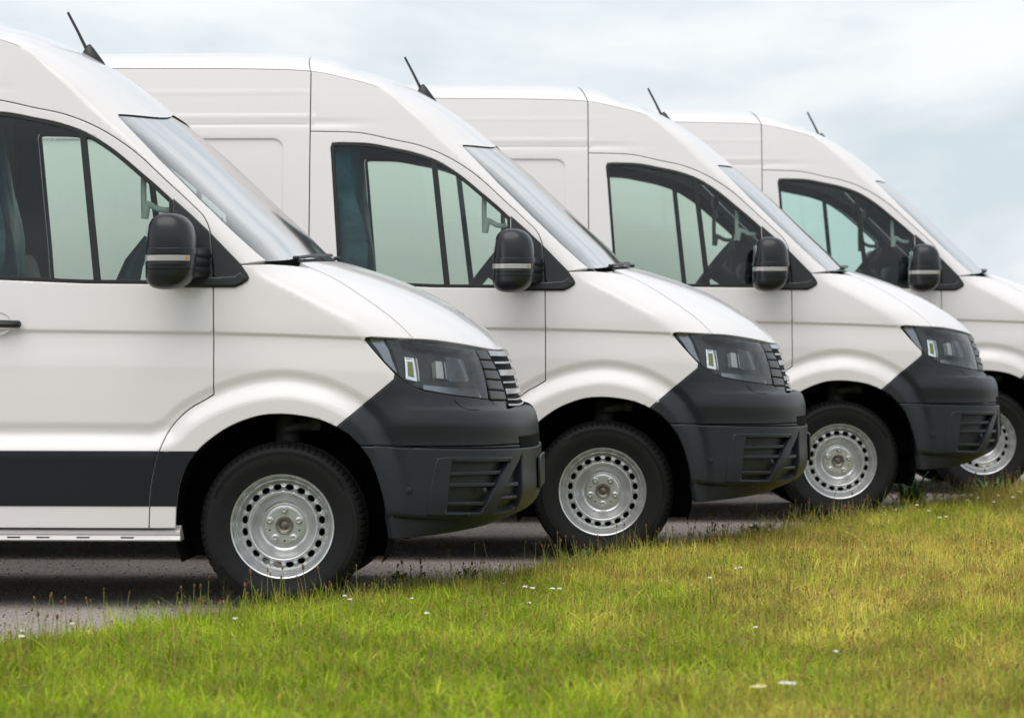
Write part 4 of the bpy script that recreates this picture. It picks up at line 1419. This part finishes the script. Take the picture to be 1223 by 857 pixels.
mb = MB(); a_ = unp(150, 345, 0.35); b_ = unp(177, 284, 0.35)
mb.tube([(a_[0], 0.36, a_[1]), ((a_[0] + b_[0]) / 2 - 0.015, 0.36, (a_[1] + b_[1]) / 2), (b_[0], 0.36, b_[1])], [0.060, 0.045, 0.022], 10)
mb.build('wheel_cover', M['blue'], vans[0], angle=70)

# ------------------------------------------------------------------ ground
def gpx(u, v):
    """photo point on the flat ground -> world X, Y"""
    d = np.array([u - 611.5, F_PX * CA + (428.5 - v) * SA, -F_PX * SA + (428.5 - v) * CA])
    t = -CAM[2] / d[2]
    p = CAM + d * t
    return float(p[0]), float(p[1])
edge_px = [(-260, 806), (-100, 790), (0, 779), (110, 765), (210, 752), (300, 738), (400, 727), (480, 714), (560, 702), (660, 685), (760, 668), (850, 654), (930, 643), (1000, 631), (1080, 617), (1160, 605), (1223, 597), (1330, 584), (1500, 566)]
EDGE = catmull([gpx(u, v) for u, v in edge_px], 8)
def sheet(name, poly, z, m, kind='structure'):
    me = bpy.data.meshes.new(name)
    me.from_pydata([(a, b, z) for a, b in poly], [], [tuple(range(len(poly)))])
    me.materials.append(m); me.update()
    o = bpy.data.objects.new(name, me); COL.objects.link(o); o['kind'] = kind
    return o
sheet('ground', [(-1500, -1500), (1500, -1500), (1500, 1500), (-1500, 1500)], -0.02, M['far_grass'])
e = [tuple(p) for p in EDGE]
def gz(y):
    return 0.030 * ramp(np.asarray(y, float), 2.6, 8.2)
_rx = np.concatenate([[-60, -30, -14], np.linspace(e[0][0], e[-1][0], 60), [22, 40, 60]])
_re = np.interp(_rx, EDGE[:, 0], EDGE[:, 1]) - 0.05
_V = []
for t in np.concatenate([np.linspace(0, 0.25, 24), [0.4, 0.7, 1.0]]):
    yy = _re * (1 - t) + 90.0 * t
    _V += list(zip(_rx, yy, gz(yy)))
_n = len(_rx)
road = mesh_obj('asphalt_road', _V, [(j * _n + k, j * _n + k + 1, (j + 1) * _n + k + 1, (j + 1) * _n + k) for j in range(26) for k in range(_n - 1)], M['asphalt'])
road['kind'] = 'structure'

# lawn bank: starts a few cm above the asphalt at its edge
def edge_dist(x, y):
    return -seg_dist2(x, y, EDGE)
def seg_dist2(x, y, pl):
    best = np.full(x.shape, 1e9); sgn = np.zeros(x.shape)
    for a, b in zip(pl[:-1], pl[1:]):
        d = b - a; L = d @ d
        t = np.clip(((x - a[0]) * d[0] + (y - a[1]) * d[1]) / L, 0, 1)
        ex = x - a[0] - t * d[0]; ey = y - a[1] - t * d[1]
        dd = np.hypot(ex, ey); c_ = -(d[0] * ey - d[1] * ex)
        m_ = dd < best
        best = np.where(m_, dd, best); sgn = np.where(m_, np.sign(c_), sgn)
    return best * sgn
def lawn_z(x, y):
    d = seg_dist2(x, y, EDGE)           # positive on the camera side
    h = 0.012 + 0.035 * ramp(d, 0.0, 0.5) 
    h = h + 0.012 * np.sin(x * 1.9 + 0.7) * np.sin(y * 1.3) * ramp(d, 0.2, 1.0) + 0.006 * np.sin(x * 7.1 + y * 3.3) * ramp(d, 0.1, 0.5)
    return np.where(d > -0.02, h, 0.0) + gz(y)
gx = np.linspace(-14, 20, 170); gy = []
near = EDGE[0]
V = []; F = []
nx = 220; ny = 60
xs = np.linspace(EDGE[0][0], EDGE[-1][0], nx)
ye = np.interp(xs, EDGE[:, 0], EDGE[:, 1])
for j in range(ny):
    t = (j / (ny - 1)) ** 2
    V += list(zip(xs, ye * (1 - t) + (-22.0) * t, [0] * nx))
V = np.array(V, float)
V[:, 2] = lawn_z(V[:, 0], V[:, 1])
V[:nx, 2] = 0.004 + gz(V[:nx, 1])
F = [(j * nx + k, (j + 1) * nx + k, (j + 1) * nx + k + 1, j * nx + k + 1) for j in range(ny - 1) for k in range(nx - 1)]
lawn = mesh_obj('lawn', V, F, M['soil'])
lawn['kind'] = 'structure'

# ------------------------------------------------------------------ grass
def vnoise(x, y, seed=0):
    """smooth value noise"""
    r = np.random.default_rng(seed); T = r.random((64, 64))
    xi = np.floor(x).astype(int); yi = np.floor(y).astype(int); fx = x - xi; fy = y - yi
    fx = fx * fx * (3 - 2 * fx); fy = fy * fy * (3 - 2 * fy)
    g = lambda a, b: T[a % 64, b % 64]
    return (g(xi, yi) * (1 - fx) + g(xi + 1, yi) * fx) * (1 - fy) + (g(xi, yi + 1) * (1 - fx) + g(xi + 1, yi + 1) * fx) * fy
def fbm(x, y, s):
    return (vnoise(x, y, s) + 0.5 * vnoise(x * 2.1, y * 2.1, s + 1) + 0.25 * vnoise(x * 4.3, y * 4.3, s + 2)) / 1.75

def scatter(n, margin=0.9, dmin=9.6):
    """points on the lawn inside a widened view"""
    out_ = []
    tot = 0
    while tot < n:
        D = dmin + (27 - dmin) * rng.random(n * 2)
        X = (rng.random(n * 2) * 2 - 1) * (27 * 0.15 + margin)
        ok = np.abs(X) < D * 0.1492 + margin
        X = X[ok] + CAM[0]; Y = D[ok] + CAM[1]
        d = seg_dist2(X, Y, EDGE)
        k = d > -0.01 - 0.05 * rng.random(len(d)) ** 2
        P = np.stack([X[k], Y[k], d[k]], -1); out_.append(P); tot += len(P)
    P = np.vstack(out_)[:n]
    return P

def zone(X, Y):
    """how dry (0 green .. 1 straw) the lawn is"""
    q = fbm(X * 0.9 + 5, Y * 0.45 + 3, 11)
    side = ramp((X - CAM[0]) / (Y - CAM[1]) * F_PX / 611.0, -0.35, 0.75)
    far = ramp(Y, -3.6, 0.5)
    q2 = fbm(X * 3.1 + 5, Y * 1.6 + 3, 41)
    return np.clip(0.02 + 0.46 * side + 0.34 * far + 1.3 * (q - 0.5) + 1.1 * (q2 - 0.5), 0, 1)

def make_blades(name, P, hmin, hmax, w0, cols, lean=0.5, seg=3, wind=0.0, heights=None):
    n = len(P)
    X, Y, d = P.T
    Z = lawn_z(X, Y)
    Z = np.where(Z < 0, 0.002, Z)
    h = hmin + (hmax - hmin) * rng.random(n) ** 1.4 if heights is None else heights
    an = rng.random(n) * 2 * math.pi
    fa = rng.random(n) * math.pi
    ln = lean * rng.random(n)
    w = w0 * (0.6 + 0.8 * rng.random(n))
    V = np.zeros((n, 2 * seg + 1, 3))
    for j in range(seg + 1):
        t = j / seg
        bx = X + np.cos(an) * ln * h * t ** 1.8 + wind * h * t ** 2
        by = Y + np.sin(an) * ln * h * t ** 1.8
        bz = Z + h * (t - 0.25 * ln * t * t)
        ww = w * (1 - t ** 1.6) * 0.5
        if j < seg:
            V[:, 2 * j] = np.stack([bx - np.cos(fa) * ww, by - np.sin(fa) * ww, bz], -1)
            V[:, 2 * j + 1] = np.stack([bx + np.cos(fa) * ww, by + np.sin(fa) * ww, bz], -1)
        else:
            V[:, 2 * j] = np.stack([bx, by, bz], -1)
    m = 2 * seg + 1
    fs = []
    for j in range(seg - 1):
        fs += [(2 * j, 2 * j + 1, 2 * j + 3), (2 * j, 2 * j + 3, 2 * j + 2)]
    fs.append((2 * seg - 2, 2 * seg - 1, 2 * seg))
    fs = np.array(fs)
    idx = (np.arange(n)[:, None, None] * m + fs[None]).reshape(-1, 3)
    me = bpy.data.meshes.new(name)
    me.vertices.add(n * m); me.vertices.foreach_set('co', V.reshape(-1).astype(np.float32))
    nt_ = len(idx)
    me.loops.add(nt_ * 3); me.loops.foreach_set('vertex_index', idx.reshape(-1).astype(np.int32))
    me.polygons.add(nt_); me.polygons.foreach_set('loop_start', (np.arange(nt_) * 3).astype(np.int32))
    me.update(calc_edges=True)
    at = me.attributes.new('tint', 'FLOAT_COLOR', 'POINT')
    C = np.ones((n, m, 4), np.float32); C[:, :, :3] = cols[:, None, :]
    at.data.foreach_set('color', C.reshape(-1))
    me.materials.append(M['blade'])
    me.polygons.foreach_set('use_smooth', np.ones(nt_, bool))
    o = bpy.data.objects.new(name, me); COL.objects.link(o); o['kind'] = 'stuff'
    return o

def mixc(a, b, t): return a[None] * (1 - t[:, None]) + b[None] * t[:, None]
G1, G2, G3 = np.array([0.21, 0.345, 0.014]), np.array([0.49, 0.56, 0.028]), np.array([0.64, 0.54, 0.11])
BR = np.array([0.52, 0.30, 0.10])
def blade_cols(P, shift=0.0):
    X, Y, d = P.T
    z = np.clip(zone(X, Y) + shift + 0.30 * (rng.random(len(X)) - 0.5), 0, 1)
    c = mixc(G1, G2, rng.random(len(X)) * 0.9 + 0.1 * z)
    t = np.clip(z * 1.0 - 0.15, 0, 0.9)
    c = c * (1 - t[:, None]) + G3[None] * t[:, None]
    br = (rng.random(len(X)) < 0.05 + 0.22 * z)
    c[br] = BR * (0.7 + 0.6 * rng.random((br.sum(), 1)))
    pt = (0.50 + 1.10 * fbm(X * 5.0, Y * 2.6, 61)) * (0.80 + 0.4 * fbm(X * 1.3, Y * 0.8, 71))
    return np.clip(c * (0.65 + 0.6 * rng.random((len(X), 1))) * pt[:, None], 0, 0.8)

P = scatter(150000)
hf = 0.55 + 0.75 * fbm(P[:, 0] * 2.2, P[:, 1] * 2.2, 31)
hh = (0.030 + 0.060 * rng.random(len(P)) ** 1.3) * hf * (0.55 + 0.45 * ramp(P[:, 2], 0.0, 0.25))
g = make_blades('grass', P, 0, 0, 0.0058, blade_cols(P), lean=1.5, seg=3, heights=hh)
g['label'] = 'short uneven green and yellowish grass in front of the vans'; g['category'] = 'grass'
# tufts: blades fanning out from one root
T0 = scatter(5200)
k_ = 13
P = np.repeat(T0, k_, 0); P[:, :2] += rng.normal(0, 0.010, (len(P), 2))
tb = np.repeat(0.6 + 0.75 * rng.random(len(T0)), k_)
th_ = np.repeat(0.045 + 0.075 * rng.random(len(T0)) ** 1.5, k_) * (0.5 + 0.6 * rng.random(len(P)))
g = make_blades('grass_tufts', P, 0, 0, 0.0062, np.clip(blade_cols(P, -0.12) * tb[:, None], 0, 0.8), lean=2.0, seg=4, heights=th_)
g['label'] = 'coarser tufts of grass scattered through the lawn'; g['category'] = 'grass'
P = scatter(15000)
hh = (0.07 + 0.08 * rng.random(len(P))) * (0.6 + 0.6 * fbm(P[:, 0] * 1.7, P[:, 1] * 1.7, 77))
g = make_blades('tall_grass', P, 0, 0, 0.0028, blade_cols(P, 0.35), lean=0.6, seg=3, heights=hh)
g['label'] = 'thin taller straw coloured grass stalks standing out of the lawn'; g['category'] = 'grass'

P = scatter(90000)
k = (P[:, 2] < 0.30) & (vnoise(P[:, 0] * 2.3, P[:, 1] * 2.3, 5) > 0.42) & (P[:, 0] > -0.6)
P = P[k][:1500]
g = make_blades('tall_grass', P, 0, 0, 0.0040, np.clip(blade_cols(P, 0.0) * 0.85, 0, 0.8), lean=0.9, seg=4, heights=0.09 + 0.10 * rng.random(len(P)) ** 1.5)
g['label'] = 'ragged fringe of longer grass along the asphalt edge'; g['category'] = 'grass'

# loose grit on the asphalt
def grit(n):
    X = CAM[0] + (rng.random(n) * 2 - 1) * 4.2; Y = -3.2 + 11 * rng.random(n)
    d = seg_dist2(X, Y, EDGE); k = (d < 0.02) & (np.abs(X - CAM[0]) < (Y - CAM[1]) * 0.1492 + 0.7)
    X, Y = X[k], Y[k]; n = len(X)
    r_ = 0.0022 + 0.0048 * rng.random(n) ** 3
    o = np.array([(1, 0, 0), (-.5, .87, 0), (-.5, -.87, 0), (.1, .1, 1.1)])
    an = rng.random(n) * 6.28
    V = np.zeros((n, 4, 3))
    V[:, :, 0] = X[:, None] + r_[:, None] * (o[:, 0] * np.cos(an)[:, None] - o[:, 1] * np.sin(an)[:, None])
    V[:, :, 1] = Y[:, None] + r_[:, None] * (o[:, 0] * np.sin(an)[:, None] + o[:, 1] * np.cos(an)[:, None])
    V[:, :, 2] = 0.0005 + r_[:, None] * o[:, 2]
    F = (np.arange(n)[:, None, None] * 4 + np.array([(0, 1, 3), (1, 2, 3), (2, 0, 3)])[None]).reshape(-1, 3)
    ob = mesh_obj('grit', V.reshape(-1, 3), [tuple(int(q) for q in f) for f in F], M['blade'], smooth=False)
    c = np.ones((n, 4, 4), np.float32); b_ = 0.06 + 0.40 * rng.random(n) ** 1.5
    c[:, :, :3] = (b_[:, None] * np.array([1.0, 0.9, 0.82]))[:, None, :]
    at = ob.data.attributes.new('tint', 'FLOAT_COLOR', 'POINT'); at.data.foreach_set('color', c.reshape(-1))
    ob['kind'] = 'stuff'; ob['label'] = 'fine loose grit lying on the rough asphalt'; ob['category'] = 'grit'
grit(30000)

# seed heads on thin stems: over the lawn and a denser fringe along the asphalt edge
def seed_heads(name, P, hmin, hmax, r, cols, label):
    V = []; F = []; C = []
    for i, (x, y, d) in enumerate(P):
        z = max(float(lawn_z(np.array([x]), np.array([y]))[0]), 0.002)
        h = hmin + (hmax - hmin) * random.random(); a = random.random() * 6.28; l = random.random() * 0.3
        tx, ty, tz = x + math.cos(a) * l * h, y + math.sin(a) * l * h, z + h
        b = len(V)
        mx_, my_ = x + math.cos(a) * l * h * 0.35, y + math.sin(a) * l * h * 0.35
        w = 0.0011
        for q in ((x, y, z), (mx_, my_, z + h * 0.5), (tx, ty, tz)):
            V += [(q[0] - w, q[1], q[2]), (q[0] + w, q[1], q[2]), (q[0], q[1] - 1.6 * w, q[2])]
        for k in range(2):
            for j in range(3):
                F.append((b + 3 * k + j, b + 3 * k + (j + 1) % 3, b + 3 * k + 3 + (j + 1) % 3, b + 3 * k + 3 + j))
        C += [(0.40, 0.42, 0.13)] * 9
        b = len(V); rr = r * (0.7 + 0.6 * random.random()); hh_ = rr * (2.2 + random.random() * 1.6)
        dx, dy = math.cos(a) * l, math.sin(a) * l
        for t, s_ in ((-0.2, 0.35), (0.25, 1.0), (0.65, 0.85), (1.0, 0.25)):
            for k in range(5):
                an = 2 * math.pi * k / 5
                V.append((tx + dx * hh_ * t + rr * s_ * math.cos(an), ty + dy * hh_ * t + rr * s_ * math.sin(an), tz + hh_ * t))
        for j in range(3):
            for k in range(5): F.append((b + 5 * j + k, b + 5 * j + (k + 1) % 5, b + 5 * j + 5 + (k + 1) % 5, b + 5 * j + 5 + k))
        F.append(tuple(b + 15 + k for k in range(5)))
        c_ = cols[random.randrange(len(cols))]; f_ = 0.7 + 0.6 * random.random()
        C += [tuple(q * f_ for q in c_)] * 20
    o = mesh_obj(name, V, F, M['blade'])
    at = o.data.attributes.new('tint', 'FLOAT_COLOR', 'POINT')
    at.data.foreach_set('color', np.hstack([np.array(C), np.ones((len(C), 1))]).astype(np.float32).reshape(-1))
    o['kind'] = 'stuff'; o['label'] = label; o['category'] = 'grass'
    return o
P = scatter(60000); fr = P[P[:, 2] < 0.25][:330]
seed_heads('seed_heads', fr, 0.07, 0.19, 0.0048, [(0.22, 0.11, 0.04), (0.26, 0.15, 0.06), (0.16, 0.09, 0.04)], 'brown seed heads on thin stems along the edge of the asphalt')
al = scatter(4200)
seed_heads('seed_heads', al, 0.05, 0.11, 0.0027, [(0.42, 0.22, 0.11), (0.46, 0.33, 0.12), (0.32, 0.16, 0.09)], 'small reddish brown seed heads spread through the lawn')

# broad leaved weeds at the edge by the wheels
def weed(u, v, n, L, label, name='weed_clump', col=(0.07, 0.16, 0.02), rise=0.8):
    x0, y0 = gpx(u, v)
    V = []; F = []
    for k in range(n):
        a = random.random() * 6.28; l = L * (0.5 + 0.6 * random.random()); w = 0.006 + 0.006 * random.random()
        rs = rise * (0.6 + 0.6 * random.random())
        bx, by = x0 + random.gauss(0, 0.04), y0 + random.gauss(0, 0.03)
        b = len(V)
        for t, ww in ((0, 0.3), (0.3, 0.9), (0.6, 1.0), (0.85, 0.6), (1, 0.05)):
            px_ = bx + math.cos(a) * l * t * (1 - 0.3 * rs); py_ = by + math.sin(a) * l * t * (1 - 0.3 * rs); pz_ = 0.01 + l * rs * (t - 0.45 * t * t)
            nx_, ny_ = -math.sin(a), math.cos(a)
            V += [(px_ + nx_ * w * ww, py_ + ny_ * w * ww, pz_ + 0.003 * ww), (px_, py_, pz_), (px_ - nx_ * w * ww, py_ - ny_ * w * ww, pz_ + 0.003 * ww)]
        for j in range(4):
            F += [(b + 3 * j, b + 3 * j + 1, b + 3 * j + 4, b + 3 * j + 3), (b + 3 * j + 1, b + 3 * j + 2, b + 3 * j + 5, b + 3 * j + 4)]
    o = mesh_obj(name, V, F, simple('weed_leaf', col, 0.55, var=0.3, vscale=20))
    o['label'] = label; o['category'] = 'weed'
    return o
weed(690, 672, 26, 0.12, 'low clump of broad green leaves in front of the second van\'s wheel')
weed(1090, 606, 60, 0.26, 'tall feathery green weed clump between the third and rearmost van', rise=1.3)
weed(478, 694, 20, 0.07, 'small weed sprouting from the asphalt under the nearest van\'s bumper', col=(0.13, 0.15, 0.02))
weed(30, 779, 14, 0.13, 'leafy weed at the left end of the lawn edge')
weed(1180, 598, 40, 0.20, 'loose green weed clump in front of the rearmost van\'s wheel', rise=1.1)
weed(905, 640, 34, 0.13, 'grey green tuft at the asphalt edge before the third van\'s wheel', col=(0.08, 0.12, 0.035))
weed(560, 694, 16, 0.10, 'dark narrow leaved tuft at the asphalt edge behind the nearest van\'s bumper', col=(0.05, 0.10, 0.02), rise=1.2)

# white flowers
def flower(u, v, h, r, name, label, m, group=None):
    x0, y0 = gpx(u, v)
    z0 = max(float(lawn_z(np.array([x0]), np.array([y0]))[0]), 0)
    f = empty(name, (x0, y0, z0)); f['label'] = label; f['category'] = 'flower'
    if group: f['group'] = group
    mb = MB(); mb.tube([(0, 0, 0), (0.004, 0, h * 0.5), (0, 0, h)], 0.0013, 4); mb.build('stem', M['stem'], f)
    mb = MB()
    for k in range(9):
        a = 2 * math.pi * k / 9 + random.random(); q = r * (0.35 + 0.5 * random.random())
        c_ = Vector((math.cos(a) * q, math.sin(a) * q, h + 0.003 * random.random()))
        Vv = [(c_.x, c_.y, c_.z + 0.004)] + [(c_.x + r * 0.42 * math.cos(b), c_.y + r * 0.42 * math.sin(b), c_.z - 0.001) for b in np.linspace(0, 2 * math.pi, 7)[:-1]]
        mb.add(Vv, [(0, 1 + j, 1 + (j + 1) % 6) for j in range(6)])
    mb.build('flower_head', m, f)
FG = 'small white flowers dotted through the lawn'
fl = [(627, 722), (636, 724), (668, 724), (660, 724), (632, 745), (492, 735), (510, 761), (412, 736), (418, 741), (86, 762), (27, 776), (26, 790), (281, 767), (878, 701), (884, 700), (1155, 611), (1160, 606), (1168, 609), (1187, 613), (1192, 608), (1210, 610), (1122, 631), (1130, 629), (1095, 617), (1070, 621), (848, 714), (902, 775), (998, 807), (1218, 602), (1150, 603), (1109, 623)]
for u, v in fl:
    sz = 0.009 * (0.8 + 0.6 * random.random())
    flower(u, v + 12, 0.075, sz, 'white_flower', 'small white flower on a thin stem standing in the lawn', M['petal'], FG)
flower(905, 868, 0.07, 0.03, 'yarrow_flower', 'blurred cream flower head at the bottom of the picture, left one of the pair', simple('cream_petal', (0.62, 0.55, 0.25), 0.7))
flower(940, 862, 0.07, 0.024, 'yarrow_flower', 'blurred cream flower head at the bottom of the picture, right one of the pair', M['petal'])
flower(821, 660, 0.07, 0.008, 'yellow_flower', 'tiny orange yellow flower at the asphalt edge below the second van\'s bumper', M['yellow'])

# dark belt of trees far behind the photographer, mirrored in paint, lamps and glass
def woodland(n=9000):
    X = (rng.random(n) * 2 - 1) * 120; Y = -85 - 14 * rng.random(n) - 0.0012 * X ** 2
    top = 5.5 + 5.5 * fbm(X * 0.11 + 9, Y * 0 + 2, 91)
    Z = top * rng.random(n) ** 0.8
    r_ = 0.5 + 0.9 * rng.random(n)
    a = rng.normal(0, 1, (n, 3)); a /= np.linalg.norm(a, axis=1)[:, None]
    b = np.cross(a, rng.normal(0, 1, (n, 3))); b /= np.linalg.norm(b, axis=1)[:, None]
    C = np.stack([X, Y, Z], -1)
    V = np.stack([C + r_[:, None] * a, C + r_[:, None] * b, C - r_[:, None] * a, C - r_[:, None] * b], 1)
    F = (np.arange(n)[:, None] * 4 + np.arange(4)[None])
    o = mesh_obj('woodland', V.reshape(-1, 3), [tuple(int(q) for q in f) for f in F], simple('tree_leaf', (0.045, 0.07, 0.02), 0.8, var=0.4, vscale=0.3), smooth=False)
    o['kind'] = 'stuff'; o['label'] = 'far belt of dark trees facing the vans, mirrored in their glass and lamps'; o['category'] = 'trees'
woodland()
